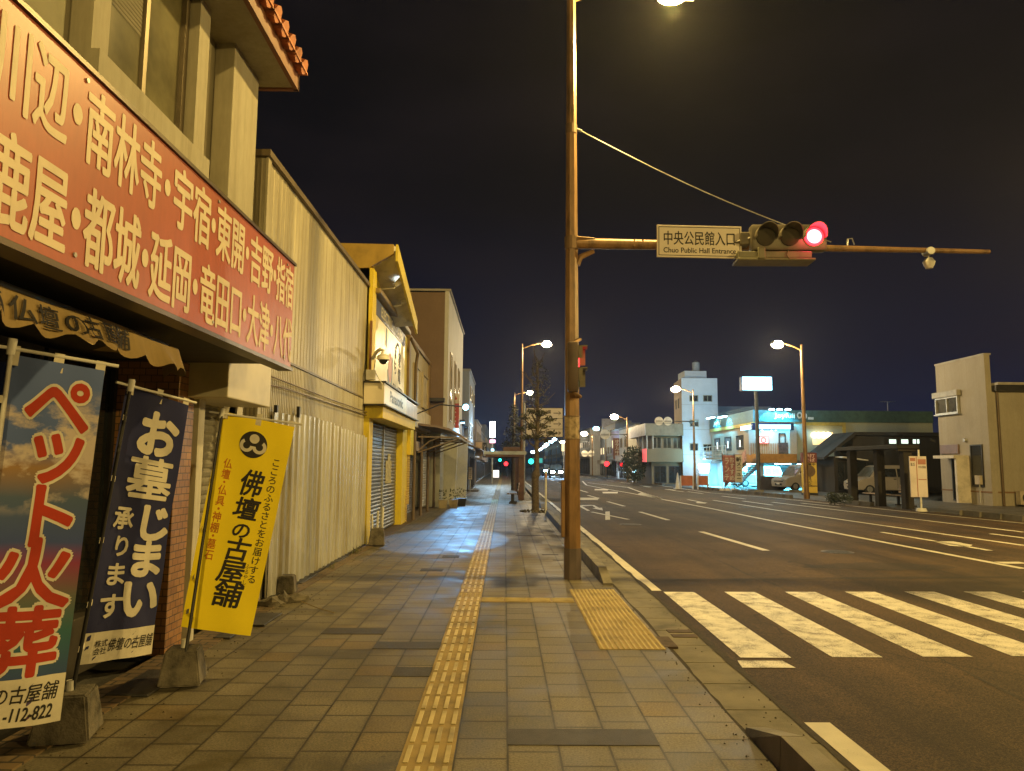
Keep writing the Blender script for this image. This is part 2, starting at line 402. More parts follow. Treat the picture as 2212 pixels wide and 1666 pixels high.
# tactile strip: ribbed guide tiles, a warning tile, the branch and the dotted pad before the crossing
b = B()
bb = B()
def bar(u, v, w, l, h=.006): box(bb, u-w/2, u+w/2, v-l/2, v+l/2, .004, .004+h, .0022)
b.faces.ensure_lookup_table()
box(b, -.575, -.275, -18, 9.28, -.01, .004); box(b, -.575, -.275, 9.58, 150, -.01, .004); box(b, -.575, -.275, 9.285, 9.575, -.01, .0035)
y = 1.5
while y < 70:
    if not 9.2 < y+.15 < 9.6:
        for k in range(4): bar(-.537+k*.075, y+.15, .03 if y < 25 else .034, .25)
    y += .3 if not 9.0 < y < 9.3 else .3
box(b, -.27, .86, 8.98, 9.27, -.01, .004)
for t in range(4):
    for k in range(5): bar(-.13+t*.285, 9.02+k*.053, .26, .018)
box(b, .87, 1.47, 6.75, 9.9, -.01, .004)
for i in range(12):
    for j in range(63): 
        cx, cy = .895+i*.05, 6.775+j*.05
        cyl(bb, (cx, cy, .004), (cx, cy, .0105), .016, .010, 6)
for k in range(25): cyl(bb, (-.54+(k % 5)*.058, 9.32+(k//5)*.055, .003), (-.54+(k % 5)*.058, 9.32+(k//5)*.055, .009), .014, .009, 6)
struct('tactile_paving', b, m_tact); struct('tactile_bars', bb, P('tactile_worn_top', (.45, .375, .19), .6, ns=2.5, amt=.5))
# gutter of cast blocks and the raised kerb stones
b = B(); y = -20.0
while y < 200:
    l = .6 if y < 40 else 6; box(b, 1.505, 1.93, y+.006, y+l-.006, -.08, -.018, .006); y += l
struct('gutter', b, m_conc)
b = B()
for x0, wd in ((1.94, .05), (1.515, .03)):
    prev = None; y = -5.0
    while y < 60:
        k = wd*(.35+.65*abs(math.sin(y*1.7)*math.sin(y*.43+1))+random.uniform(0, .5)); q = (b.verts.new((x0-k*.6, y, -.0145 if x0 < 1.9 else -.0135)), b.verts.new((x0+k, y, -.0145 if x0 < 1.9 else -.0215)))
        if prev: b.faces.new((prev[0], prev[1], q[1], q[0]))
        prev = q; y += .17
struct('gutter_dirt', b, P('wet_dirt', (.03, .022, .013), .9, ns=20, amt=.6, bump=.8, bs=150))
def kerbrun(b, x, w, y0, y1, h=.17, t=.55):
    y = y0
    while y < y1-.01:
        e = min(y+(.6 if y < 60 else 6), y1)
        ha = .03 + (h-.03)*min(1, (y-y0)/t) if y-y0 < t else h; hb = h if y1-e > .01 else .012
        if e-y0 <= t+.06: hb = h
        g = .004
        hexa(b, [V((x, y+g, -.05)), V((x+w, y+g, -.05)), V((x+w, e-g, -.05)), V((x, e-g, -.05)),
                 V((x+.015, y+g, ha)), V((x+w-.03, y+g, ha)), V((x+w-.03, e-g, hb)), V((x+.015, e-g, hb))]); y = e
b = B(); kerbrun(b, 1.36, .17, 10.25, 24.4); kerbrun(b, 1.36, .17, 27.6, 200); kerbrun(b, 1.52, .17, 4.78-.6*41, 4.78)
struct('kerb', b, m_kerb)
b = B(); box(b, 1.45, 1.6, 6.85, 7.25, -.05, .003); 
for k in range(2): box(b, 1.66, 1.9, 7.3+k*.2, 7.42+k*.2, -.05, -.012)
struct('gutter_grate', b, P('rusty_grate', (.075, .05, .035), .8, .3, ns=12, amt=.5))
# far pavement beyond the road, with its kerb
b = B(); prev = None
for y in ys:
    x = edgeX(y)+.75
    q = [b.verts.new(p) for p in ((x, y, -.06), (x, y, .0), (x+.15, y, .0), (x+6.5 if y < 100 else x+4, y, .0))]
    if prev:
        for i in range(3): b.faces.new((prev[i], prev[i+1], q[i+1], q[i]))
    prev = q
struct('far_sidewalk', b, m_pave2)
b = B()
for y0, y1 in ((-30, 25.8), (38.5, 46.5), (49, 53.5), (62, 120), (31.2, 33.0)):
    y = y0
    while y < y1:
        x = edgeX(y)+.62; l = min(.9, y1-y); hexa(b, [V((x, y, -.05)), V((x+.17, y, -.05)), V((x+.15, y+l-.01, -.05)), V((x-.02, y+l-.01, -.05)),
             V((x+.03, y, .15)), V((x+.17, y, .15)), V((x+.15, y+l-.01, .15)), V((x, y+l-.01, .15))]); y += .9
struct('far_kerb', b, P('dark_kerb', (.10, .09, .075), .8, ns=2, amt=.5, bump=.4))

b = B(); rg = random.Random(11)
for i in range(900):
    t = rg.random()
    if t < .5: x, y, z = -2.62+abs(rg.gauss(0, .22)), rg.uniform(3.5, 20), .002
    elif t < .8: x, y, z = 1.5-abs(rg.gauss(0, .10)), rg.uniform(2.5, 26), .002
    else: x, y, z = 1.93-abs(rg.gauss(0, .12)), rg.uniform(2.5, 26), -.016
    s_ = rg.uniform(.003, .011); c = [V((x+s_*rg.uniform(.6, 1.3)*math.cos(a), y+s_*rg.uniform(.6, 1.3)*math.sin(a), z)) for a in (0, 2.1, 4.2)]
    top = b.verts.new(V((x, y, z+s_*.9))); c = [b.verts.new(q) for q in c]
    for k in range(3): b.faces.new((c[k], c[(k+1) % 3], top))
obj('grit', b, P('grit_dark', (.06, .045, .025), .9, ns=30, amt=.6), kind='stuff')
# ------------------------------------------------------------------ road markings (thin sheets 4 mm above the asphalt)
MZ = RZ+.004
def mline(b, p, q, w, d0=0, d1=0):
    p, q = V((p[0], p[1], MZ)), V((q[0], q[1], MZ)); d = (q-p).normalized(); s = V((d.y, -d.x, 0))*w/2
    quad(b, p-s, p+s, q+s, q-s)
def Z1(x, y): return ag(1669.8+x*.2451, 1030.1+y*.2451, MZ)
def Z2(x, y): return ag(1247+x*.2206, 1003+y*.2206, MZ)
b = B()
mline(b, (2.07, -15), (2.07, 4.98), .17); mline(b, (2.04, 10.0), (1.98, 150), .17)
struct('edge_line', b, m_edge)
b = B()
x = 2.13
for k in range(17):
    a = .03*k
    quad(b, V((x-.04+a*.12, 6.6+a, MZ)), V((x+.41+a*.12, 6.6+a, MZ)), V((x+.41+a*.12, 9.92+a, MZ)), V((x+.0+a*.12, 9.92+a, MZ))); x += .82
quad(b, V((2.0, 6.28, MZ)), V((2.45, 6.28, MZ)), V((2.42, 6.5, MZ)), V((2.03, 6.5, MZ)))
struct('zebra_crossing', b, m_zebra)
b = B()
def pl(*ps, w=.15):
    for p, q in zip(ps, ps[1:]): mline(b, p, q, w)
pl(Z1(2212, 810), Z1(1100, 600), Z1(0, 390), Z2(1300, 432), Z2(830, 343), w=.16)      # centre line
pl(Z1(2212, 605), Z1(900, 420), Z1(0, 290), Z2(1328, 352), w=.15)
pl(Z1(2212, 488), Z1(900, 332), Z1(0, 225), Z2(1900, 372), w=.15)
pl(Z1(2212, 410), Z1(1200, 310), Z1(0, 185), Z2(1300, 280), Z2(700, 190), w=.13)
pl(Z1(1990, 757), Z1(2212, 757), w=.25)
pl(Z2(830, 343), Z2(520, 283), Z2(280, 243), Z2(90, 205), Z2(50, 165), w=.15)          # hatched island
pl(Z2(830, 343), Z2(600, 265), Z2(500, 228), Z2(100, 180), w=.15)
for t in (.08, .2, .32, .44, .56, .7):
    p = Z2(520, 283).lerp(Z2(830, 343), 1-t); q = Z2(600, 265).lerp(Z2(830, 343), max(0, 1-t-.06)); mline(b, p, q, .3)
for p, q in (((1212, 660), (1850, 845)), ((612, 466), (890, 547)), ((297, 366), (460, 411)), ((105, 305), (210, 333)),
             ((1415, 312), (1645, 340)), ((1620, 360), (1910, 400)), ((1080, 268), (1230, 288)), ((890, 243), (960, 255)), ((650, 216), (715, 226))):
    mline(b, Z2(*p), Z2(*q), .16)
mline(b, Z1(250, 232), Z1(590, 268), .15); mline(b, Z1(1920, 502), Z1(2260, 545), .15)
y = 45
while y < 140: mline(b, (5.1, y), (5.0, y+5), .15); mline(b, (11.5, y+2), (11.4, y+7), .15); y += 10
def poly(*ps): b.faces.new([b.verts.new(p) for p in ps])
mline(b, Z1(955, 487), Z1(1915, 650), .14); poly(Z1(1405, 567), Z1(1590, 570), Z1(1760, 600), Z1(1730, 618), Z1(1560, 608))
mline(b, Z2(1080, 346), Z2(1265, 380), .13); poly(Z2(1160, 374), Z2(1180, 366), Z2(1265, 376), Z2(1255, 385), Z2(1175, 381))
mline(b, Z2(140, 467), Z2(500, 540), .14); poly(Z2(275, 464), Z2(318, 462), Z2(321, 543), Z2(274, 545))
poly(Z2(-8, 399), Z2(30, 402), Z2(125, 454), Z2(100, 458)); poly(Z2(32, 401), Z2(135, 399), Z2(165, 404), Z2(50, 411))
poly(Z2(140, 401), Z2(165, 400), Z2(215, 428), Z2(185, 432)); poly(Z2(145, 431), Z2(243, 426), Z2(250, 452))
for p in ((250, 285), (170, 255), (20, 350)): q = Z2(*p); poly(q, q+V((.9, .1, 0)), q+V((1.3, 2.6, 0)), q+V((.3, 2.4, 0)))
struct('lane_lines', b, m_paint)
b = B()                                         # darker asphalt repairs, and a thin dark band across the road
for p, q, h in ((Z1(310, 790), Z1(1580, 790), .5), (Z1(-900, 905), Z1(2300, 880), .12)):
    p = V((p.x, p.y, RZ+.002)); q = V((q.x, q.y, RZ+.002)); n = 14
    up = []; dn = []
    for i in range(n+1):
        c = p.lerp(q, i/n); k = h*(.35+.65*math.sin(math.pi*i/n))*random.uniform(.75, 1.1); up.append(b.verts.new(c+V((0, k, 0)))); dn.append(b.verts.new(c-V((0, k, 0))))
    for i in range(n): b.faces.new((dn[i], dn[i+1], up[i+1], up[i]))
for x0, y0, y1 in ((3.85, 3, 38), (7.2, 10.6, 60), (11.2, 20, 44)):
    prev = None; y = y0
    while y < y1:
        c = x0+.04*math.sin(y*.9)+.02*math.sin(y*3.1)-.012*(y-y0 if x0 > 5 else 0); h = random.uniform(.012, .03); q_ = (b.verts.new((c-h, y, RZ+.0015)), b.verts.new((c+h, y, RZ+.0015)))
        if prev: b.faces.new((prev[0], prev[1], q_[1], q_[0]))
        prev = q_; y += .45
struct('dark_road_marks', b, asphaltmat('darker_asphalt', (.033, .023, .015)))

for x, y in ((6.6, 14.6), (3.6, 21), (9.9, 30)):
    b = B(); cyl(b, (x, y, RZ-.02), (x, y, RZ+.004), .31, n=32); cyl(b, (x, y, RZ), (x, y, RZ+.007), .27, n=32)
    for i in range(-3, 4):
        for j in range(-3, 4):
            if i*i+j*j < 12: box(b, x+i*.07-.02, x+i*.07+.02, y+j*.07-.02, y+j*.07+.02, RZ, RZ+.011)
    tag(obj('manhole_cover', b, P('cast_iron', (.05, .045, .04), .5, .5, ns=12, amt=.5)), 'round iron cover in the lane at %s' % {6.6: 'the zebra crossing end', 3.6: 'the near lane', 9.9: 'the far lane'}[x], 'manhole cover', 'iron covers in the road')
# ------------------------------------------------------------------ sky: dark night with thin, faintly lit cloud
w = bpy.data.worlds.new('World'); S.world = w; w.use_nodes = True
nt = w.node_tree; bg = nt.nodes['Background']
sky = N(nt, 'ShaderNodeTexSky', sky_type='NISHITA'); sky.sun_disc = False; sky.sun_elevation = R(-9); sky.sun_rotation = R(200)
tc = N(nt, 'ShaderNodeTexCoord'); mp = N(nt, 'ShaderNodeMapping'); mp.inputs['Scale'].default_value = (1.2, 1.2, 3.2); mp.inputs['Rotation'].default_value = (.3, .2, 0)
nt.links.new(tc.outputs['Generated'], mp.inputs[0])
cl = ramp(nt, noise(nt, 2.3, 8, mp.outputs[0], .55), [(0.42, (0, 0, 0)), (0.8, (1, 1, 1))])
sp = N(nt, 'ShaderNodeSeparateXYZ'); nt.links.new(tc.outputs['Generated'], sp.inputs[0])
hz = ramp(nt, sp.outputs[2], [(0.0, (.010, .015, .044)), (0.14, (.007, .0085, .023)), (0.34, (.0055, .0052, .0075)), (0.5, (.0042, .0040, .0050)), (1.0, (.004, .004, .005))])
c = mixc(nt, math_(nt, 'MULTIPLY', cl, .55), hz, (.016, .012, .014))
c = mixc(nt, .05, c, sky.outputs[0], 'ADD')
nt.links.new(c, bg.inputs[0]); bg.inputs[1].default_value = 1.0

# ================================================================== SHARED MATERIALS
m_cream = stained('cream_render', (.37, .34, .245), (.20, .17, .10), .8, amt=.6, scale=1.2)
m_white = stained('white_render', (.60, .58, .53), (.34, .31, .25), .7, amt=.45)
m_alu = P('bronze_aluminium', (.20, .165, .11), .4, .5, ns=4)
m_steel = P('galvanised_steel', (.36, .36, .35), .45, .6, ns=6, amt=.3)
m_dark = P('dark_metal', (.022, .021, .021), .5, .2, ns=5, amt=.4)
m_black = P('black_plastic', (.012, .012, .012), .5, ns=6)
m_wht = P('white_paint', (.62, .61, .58), .5, ns=5, amt=.2)
m_glass = glass('night_glass'); m_glass2 = glass('curtained_glass', (.05, .048, .035), .12)
m_block = P('concrete_block', (.125, .11, .085), .95, ns=7, amt=.7, bump=1.0, bs=50)
m_rust = P('rust_stain', (.16, .075, .03), .9, ns=8, amt=.5)
m_brownp = P('brown_pole_paint', (.235, .135, .055), .42, .15, ns=7, amt=.55, stretch=(1, 1, .25), bump=.3, bs=40)
m_black_ink = P('black_ink', (.018, .015, .013), .7)
m_white_ink = P('cloth_white_ink', (.62, .58, .49), .8)
m_red_ink = P('brick_red_ink', (.40, .035, .012), .8)
m_soot = stained('sooty_timber', (.035, .03, .026), (.015, .013, .012), .9)

def window(fr, parent, u0, u1, v0, v1, panes=2, fm=None, gm=None, fw=.05, d=.05, sill=False, lab=None, name='window'):
    b = B(); fm = fm or m_alu
    fb(b, fr, u0, u0+fw, v0, v1, .0, d); fb(b, fr, u1-fw, u1, v0, v1, .0, d)
    fb(b, fr, u0+fw, u1-fw, v1-fw, v1, .0, d); fb(b, fr, u0+fw, u1-fw, v0, v0+fw, .0, d)
    for k in range(1, panes):
        u = u0+(u1-u0)*k/panes; fb(b, fr, u-fw*.4, u+fw*.4, v0+fw, v1-fw, .0, d*.8)
    if sill: fb(b, fr, u0-.06, u1+.06, v0-.05, v0-.002, .0, d+.05)
    o = obj(name, b, fm, parent)
    if lab: o['label'] = lab
    b = B(); fb(b, fr, u0+fw*.5, u1-fw*.5, v0+fw*.5, v1-fw*.5, .002, d*.4); obj('pane', b, gm or m_glass, o)
    return o

# ================================================================== LEFT SIDE
# --- altar shop -------------------------------------------------------------
shop = thing('shop_building', 'cream two storey altar shop with tiled eave above the long red signboard', 'building', (-4, 5, 0))
F = FX(-2.95)
b = B(); box(b, -7, -2.95, -1.5, 4.2, 2.3, 7.2); box(b, -7, -2.95, 4.2, 7.95, 2.6, 7.2)
obj('upper_wall', b, m_cream, shop)
b = B(); box(b, -7, -6.4, -1.5, 7.9, 0, 2.6); box(b, -7, -3.0, 6.86, 7.0, 0, 2.6); box(b, -7, -2.9, 7.83, 8.05, 0, 2.6); box(b, -6.4, -3.6, 7.0, 7.83, 0, 2.6)
obj('lower_wall', b, m_white, shop)
b = B(); box(b, -3.02, -2.88, 6.86, 7.0, 0, 2.6, .004); box(b, -3.02, -2.88, 7.83, 7.97, 0, 2.25, .004); obj('door_frame', b, m_white, shop)
b = B(); slats(b, FX(-3.1), 7.0, 7.83, .05, 2.25, .09, .02); obj('shutter', b, stained('silver_shutter', (.5, .49, .46), (.25, .22, .18), .35, .5), shop)
b = B(); box(b, -3.6, -2.9, 6.46, 6.79, 0, 2.55, .004); obj('tiled_column', b, brickmat('column_tiles', ((.42, .22, .09), (.31, .15, .06)), (.09, .06, .035), .105, .062, 'YZ', .07), shop)
for y0, y1 in ((-1.2, 1.0), (1.05, 3.2), (3.25, 5.4)):
    window(FX(-3.5), shop, y0, y1, .45, 2.5, 2, m_dark, m_glass, .05, .06, name='shop_window')
window(FX(-3.5), shop, 5.45, 6.45, .05, 2.5, 2, m_dark, m_glass, .05, .06, name='shop_door')
b = B(); box(b, -3.55, -3.3, -1.5, 6.46, .0, .44, .01); obj('window_plinth', b, P('dark_marble', (.05, .045, .04), .3, ns=6, amt=.5), shop)
b = B(); box(b, -7, -2.02, -1.5, 6.70, 2.56, 2.60); box(b, -3.0, -2.1, -1.5, 6.68, 2.6, 3.4); obj('sign_housing', b, stained('dark_soffit', (.075, .068, .045), (.03, .026, .018), .8), shop)
b = B(); fb(b, FX(-2.9), 6.65, 7.86, 2.24, 2.72, -.2, .36, .012); obj('door_canopy', b, P('pale_metal_box', (.50, .46, .36), .5, ns=2, amt=.2), shop)
# upper window in a projecting frame, sill slot, pilaster with capital, tiled eave
b = B()
fb(b, F, 4.62, 4.82, 4.4, 6.6, 0, .16); fb(b, F, 6.22, 6.44, 4.4, 6.6, 0, .16); fb(b, F, 4.62, 6.44, 4.22, 4.4, 0, .22); fb(b, F, 4.62, 6.44, 6.6, 6.8, 0, .16)
obj('window_surround', b, m_cream, shop)
b = B(); fb(b, F, 4.4, 6.6, 4.09, 4.2, 0, .1); obj('vent_slot', b, m_dark, shop)
wn = window(F, shop, 4.83, 6.21, 4.42, 6.58, 2, m_alu, glass('blind_glass', (.12, .11, .06), .15), .07, .07)
b = B(); slats(b, F, 4.9, 5.48, 5.0, 6.5, .035, .006, .029); obj('window_blind', b, P('olive_blind', (.11, .095, .045), .7), wn)
b = B(); fb(b, F, 6.95, 7.66, 3.2, 6.05, 0, .2, .01); fb(b, F, 6.9, 7.71, 6.05, 6.13, 0, .25); fb(b, F, 6.84, 7.77, 6.13, 6.25, 0, .31); fb(b, F, 6.78, 7.83, 6.25, 6.4, 0, .37)
obj('pilaster', b, m_cream, shop)
b = B(); fb(b, F, 4.0, 4.5, 4.0, 6.9, 0, .05); obj('wall_panel', b, P('olive_panel', (.17, .16, .09), .7), shop)
ez = 5.86
ev = None
b = B(); box(b, -3.1, -2.42, -1.5, 7.82, ez, ez+.06); box(b, -3.4, -2.6, -1.5, 7.75, ez+.06, ez+.2); ev = obj('eave', b, m_cream, shop)
b = B(); box(b, -2.42, -2.37, -1.5, 7.86, ez-.02, ez+.17); box(b, -2.95, -2.37, 7.82, 7.87, ez-.02, ez+.17); obj('fascia', b, P('red_brown_fascia', (.19, .07, .03), .6), ev)
b = B(); y = -1.4
while y < 7.9:
    for k in range(4):
        x = -2.27-.3*k; z = ez+.19+.12*k
        cyl(b, (x, y, z), (x-.34, y, z+.125), .085, .075, 8); box(b, x-.3, x, y-.13, y+.13, z-.03+.0, z+.0)
    y += .24
obj('roof_tiles', b, P('terracotta', (.40, .13, .045), .7, ns=6, amt=.5), ev, smooth=40)
# --- red signboard -----------------------------------------------------------
sg = thing('signboard', 'long orange red board of white place names above the shop front', 'sign', (-2.05, 3, 2.5))
b = B(); box(b, -2.1, -2.0, -1.5, 6.73, 2.53, 3.50, .006); obj('panel', b, stained('red_sign_face', (.44, .085, .030), (.30, .055, .02), .42, amt=.4, scale=.5), sg)
b = B(); box(b, -2.12, -1.985, -1.5, 6.75, 3.5, 3.525); box(b, -2.12, -1.985, -1.5, 6.75, 2.50, 2.528); obj('rim', b, P('dark_rim', (.09, .07, .05), .4, .5), sg)
m_let = P('cream_lettering', (.64, .54, .38), .55, ns=3, amt=.15)
G_ = FX(-2.0); 
def segs(q, v0, v1):
    out = []
    for a, c, t in q: out += [('・', (a+c)/2-.14, v0, .28, v1-v0)] if t == '・' else hrow(t, a, c, v0, v1)
    return out
letters('lettering', G_, segs(((2.68, 3.18, '川辺'), (3.19, 3.30, '・'), (3.31, 4.08, '南林寺'), (4.09, 4.21, '・'), (4.22, 4.79, '宇宿'), (4.77, 4.89, '・'), (4.88, 5.43, '東開'), (5.42, 5.55, '・'), (5.54, 6.11, '吉野'), (6.09, 6.22, '・'), (6.20, 6.71, '指宿')), 3.05, 3.46), m_let, sg, off=.028, n=.003)
letters('lettering', G_, segs(((2.70, 3.23, '鹿屋'), (3.23, 3.35, '・'), (3.35, 3.89, '都城'), (3.88, 4.0, '・'), (3.99, 4.54, '延岡'), (4.53, 4.66, '・'), (4.66, 5.44, '竜田口'), (5.42, 5.55, '・'), (5.54, 6.08, '大津'), (6.07, 6.20, '・'), (6.2, 6.72, '八代')), 2.56, 2.98), m_let, sg, off=.028, n=.003)
b = B()
for y in (3.3, 4.9, 6.5):
    for z in (2.6, 3.45): cyl(b, (-2.0, y, z), (-1.992, y, z), .012, n=8)
obj('screw', b, m_steel, sg)
# --- scalloped awning ---------------------------------------------------------
aw = thing('awning', 'mustard scalloped cloth valance with black brush characters under the red signboard', 'awning', (-2.45, 4, 2.2))
def awn(u, v, n=0):     # u along the street, v 0..1 up
    e = max(0, (u-4.95)/.32); e = min(1, e)
    y = u; x = -2.2+.035*math.sin(u*7)*(1-v) - .25*e*e - .06*v + .02*math.sin(u*19)*(1-v); z = 2.285+.15*v-.03*e + .012*math.sin(u*5)
    return V((x+n, y, z))
b = B(); nu = 150
def awf(s, t):
    u = -.5+s*5.77; sc = .05*abs(math.sin(u*math.pi/.26)); p = awn(u, t); p.z -= (1-t)*(sc-.02); return p
grid(b, awf, nu, 5)
grid(b, lambda s, t: awn(-.5+s*5.77, 1)+V((-.5*t, 0, .04*t)), 40, 2)
vl = obj('valance', b, stained('mustard_canvas', (.50, .36, .15), (.34, .23, .09), .85, scale=4), aw, smooth=60)
cells = []
for ch, p in zip('有)仏壇の古屋舗', (3.02, 3.14, 3.24, 3.43, 3.61, 3.78, 3.96, 4.13)): cells.append((ch, p, .05, .17, .85))
letters('lettering', lambda u, v, n: awn(u, v, n), cells, m_black_ink, aw, off=.02, n=.012, cut=None)
b = B(); cyl(b, (-2.3, -.5, 2.47), (-2.4, 5.1, 2.47), .02); obj('rail', b, m_steel, aw)

# --- nobori banners ------------------------------------------------------------
def ripple(u, v, a): return a*math.sin(v*3.1+u*4)*math.cos(u*2.2) + a*.35*math.sin(u*17+v*2.3+math.sin(v*4)) + a*.25*math.sin(v*9-u*6)
def banner(label, TL, TR, BR, BL, W_, H_, cloth_mat, pole_top, pole_bot, amp=.02, tabs=True, polem=None):
    t = thing('banner', label, 'banner', pole_bot, 'upright advertising banners on the shop front')
    TL, TR, BR, BL = map(V, (TL, TR, BR, BL)); n0 = ((TR-TL).cross(TL-BL)).normalized()
    if n0.y > 0: n0 = -n0
    def fm(u, v, n=0):
        s, q = u/W_, v/H_
        p = BL.lerp(BR, s).lerp(TL.lerp(TR, s), q); return p + n0*(n+ripple(u, v, amp))
    b = B(); grid(b, lambda s, q: fm(s*W_, q*H_), 24, 48); c = obj('cloth', b, cloth_mat, t, smooth=60)
    b = B(); cyl(b, pole_bot, pole_top, .013, .011, 10); obj('pole', b, polem or m_dark, t, smooth=40)
    d = (TR-TL).normalized(); up = (TL-BL).normalized()
    b = B(); a = V(pole_top)-up*.03; cyl(b, a-d*.1, TR+up*.035+d*.06, .009, n=8); cyl(b, a-up*.03, a+up*.05, .02, n=10); obj('crossbar', b, m_wht, t, smooth=40)
    def loop(c):
        b = B(); hexa(b, c); obj('fabric_loop', b, m_white_ink, t)
    for s in (.04, .5, .95):
        p = TL.lerp(TR, s); loop([p-d*.022-up*.05+n0*.004, p+d*.022-up*.05+n0*.004, p+d*.022-up*.05+n0*.007, p-d*.022-up*.05+n0*.007,
              p-d*.022+up*.045+n0*.004, p+d*.022+up*.045+n0*.004, p+d*.022+up*.045+n0*.007, p-d*.022+up*.045+n0*.007])
    pt, pb = V(pole_top), V(pole_bot)
    for q in (.12, .34, .56, .78, .93):
        p = TL.lerp(BL, q); k = (p-pb).dot((pt-pb).normalized()); e = pb+(pt-pb).normalized()*k
        a2 = p+d*.02; e = e-d*.02
        loop([e-up*.018+n0*.012, a2-up*.018+n0*.012, a2-up*.018+n0*.015, e-up*.018+n0*.015, e+up*.018+n0*.012, a2+up*.018+n0*.012, a2+up*.018+n0*.015, e+up*.018+n0*.015])
    return t, c, fm
# photo-print cloth of the cremation banner: blue sky, clouds, a rainbow band
def skycloth():
    mt, nt, bb = _new('sky_print_cloth')
    sp = N(nt, 'ShaderNodeSeparateXYZ'); nt.links.new(gpos(nt), sp.inputs[0])
    z = math_(nt, 'ADD', sp.outputs[2], math_(nt, 'MULTIPLY', noise(nt, 1.5, 2, gpos(nt)), .12))
    base = ramp(nt, math_(nt, 'DIVIDE', z, 2.4), [(.15, (.13, .03, .06)), (.26, (.04, .07, .20)), (.36, (.04, .13, .14)), (.43, (.12, .12, .10)), (.50, (.24, .04, .10)), (.545, (.05, .08, .26)), (.64, (.07, .11, .20)), (.70, (.30, .18, .08)), (.74, (.08, .13, .36)), (1.0, (.11, .165, .42))])
    f = noise(nt, 4.2, 7, gpos(nt, (1, 1, 1.5)), .62)
    msk = math_(nt, 'MULTIPLY', ramp(nt, f, [(.5, (0, 0, 0)), (.6, (1, 1, 1))]), ramp(nt, math_(nt, 'DIVIDE', z, 2.4), [(.60, (0, 0, 0)), (.66, (1, 1, 1)), (.80, (1, 1, 1)), (.86, (0, 0, 0))]))
    c = mixc(nt, msk, base, (.52, .45, .42)); nt.links.new(c, bb.inputs['Base Color']); bb.inputs['Roughness'].default_value = .85
    return mt
m_navy = P('navy_cloth', (.017, .021, .095), .85, ns=2, amt=.25); m_yel = P('yellow_cloth', (.88, .70, .012), .8, ns=1.5, amt=.12)
t1, c1, f1 = banner('sky printed banner with huge red white edged characters, nearest the camera', ay(22, 765, 3.5), ay(226, 801, 3.72), ay(130, 1556, 3.85), ay(-118, 1592, 3.62), .6, 1.8, skycloth(), ay(27, 740, 3.49), ay(-95, 1640, 3.6)+V((0, 0, 0)), polem=m_wht)
b = B(); fb(b, Fr((0, 0, 0), (1, 0, 0)), 0, .01, 0, .01, 0, .01); b.free()
big = [('ペ', .12, 1.42, .44, .34), ('ッ', .15, 1.19, .44, .36), ('ト', .14, .86, .44, .36), ('火', .09, .57, .48, .37), ('葬', .10, .24, .44, .36)]
letters('lettering', f1, big, m_white_ink, t1, off=.075, n=.003, cut=.05)
letters('lettering', f1, big, m_red_ink, t1, off=.03, n=.006, cut=.05)
b = B(); grid(b, lambda s, q: f1(s*.6, q*.24, .002), 8, 3); obj('white_hem', b, m_white_ink, t1)
letters('lettering', f1, hrow('佛壇の古屋舗', .02, .56, .115, .21), m_black_ink, t1, off=.012, n=.005, shear=.15, cut=.05)
letters('lettering', f1, fit('-112-822', .28, .54, .03, .095), m_black_ink, t1, off=.022, n=.005, shear=.15, cut=.05)
t2, c2, f2 = banner('navy banner with bold white characters and a white foot, beside the tiled column', ay(277, 834, 4.74), ay(406, 876, 5.12), ay(327, 1412, 5.16), ay(166, 1437, 4.72), .6, 1.8, m_navy, ay(284, 826, 4.70), ag(150, 1500, .25)+V((0, 0, -.12)), amp=.02)
letters('lettering', f2, [('お', .15, 1.37, .40, .33), ('じ', .26, .79, .36, .27), ('ま', .24, .54, .36, .27), ('い', .22, .26, .38, .30)], m_white_ink, t2, off=.05, n=.006, cut=.05)
letters('lettering', f2, [('墓', .14, 1.07, .42, .31)], m_white_ink, t2, off=.026, n=.006, cut=.05)
letters('lettering', f2, [('承', .07, .86, .19, .16), ('り', .10, .68, .18, .15), ('ま', .07, .49, .20, .16), ('す', .06, .28, .21, .17)], m_white_ink, t2, off=.03, n=.006, cut=.05)
b = B(); grid(b, lambda s, q: f2(s*.6, q*.20, .002), 8, 3); obj('white_hem', b, m_white_ink, t2)
letters('lettering', f2, hrow('佛壇の古屋舗', .20, .585, .06, .15), m_black_ink, t2, off=.012, n=.005, shear=.15, cut=.05)
letters('lettering', f2, [('株', .09, .10, .055, .05), ('式', .145, .10, .055, .05), ('会', .09, .05, .055, .05), ('社', .145, .05, .055, .05)], m_black_ink, t2, off=.01, n=.005)
t3, c3, f3 = banner('bright yellow banner with black brush characters and a round black crest', ay(482, 889, 6.0), ay(637, 923, 6.07), ay(541, 1374, 5.97), ay(391, 1354, 5.93), .6, 1.8, m_yel, ay(481, 888, 5.99), ag(400, 1400, .28)+V((0, 0, -.1)), amp=.014)
letters('lettering', f3, [('佛', .235, 1.13, .20, .24), ('壇', .225, .93, .22, .20), ('の', .245, .77, .17, .15), ('古', .22, .585, .22, .2), ('屋', .20, .40, .24, .2), ('舗', .20, .20, .25, .22)], m_black_ink, t3, off=.022, n=.004, shear=.12, cut=.05)
letters('lettering', f3, vcol('こころのふるさとをお届けする', .47, .55, .42, 1.50), m_black_ink, t3, off=.006, n=.004, cut=.05)
letters('lettering', f3, vcol('ふるやしき', .435, .475, .36, .58), m_black_ink, t3, n=.004)
letters('lettering', f3, vcol('仏壇・仏具・神棚・墓石', .08, .155, .56, 1.42), P('orange_ink', (.50, .15, .01), .8), t3, off=.012, n=.004, cut=.05)
b = B(); b2 = B()
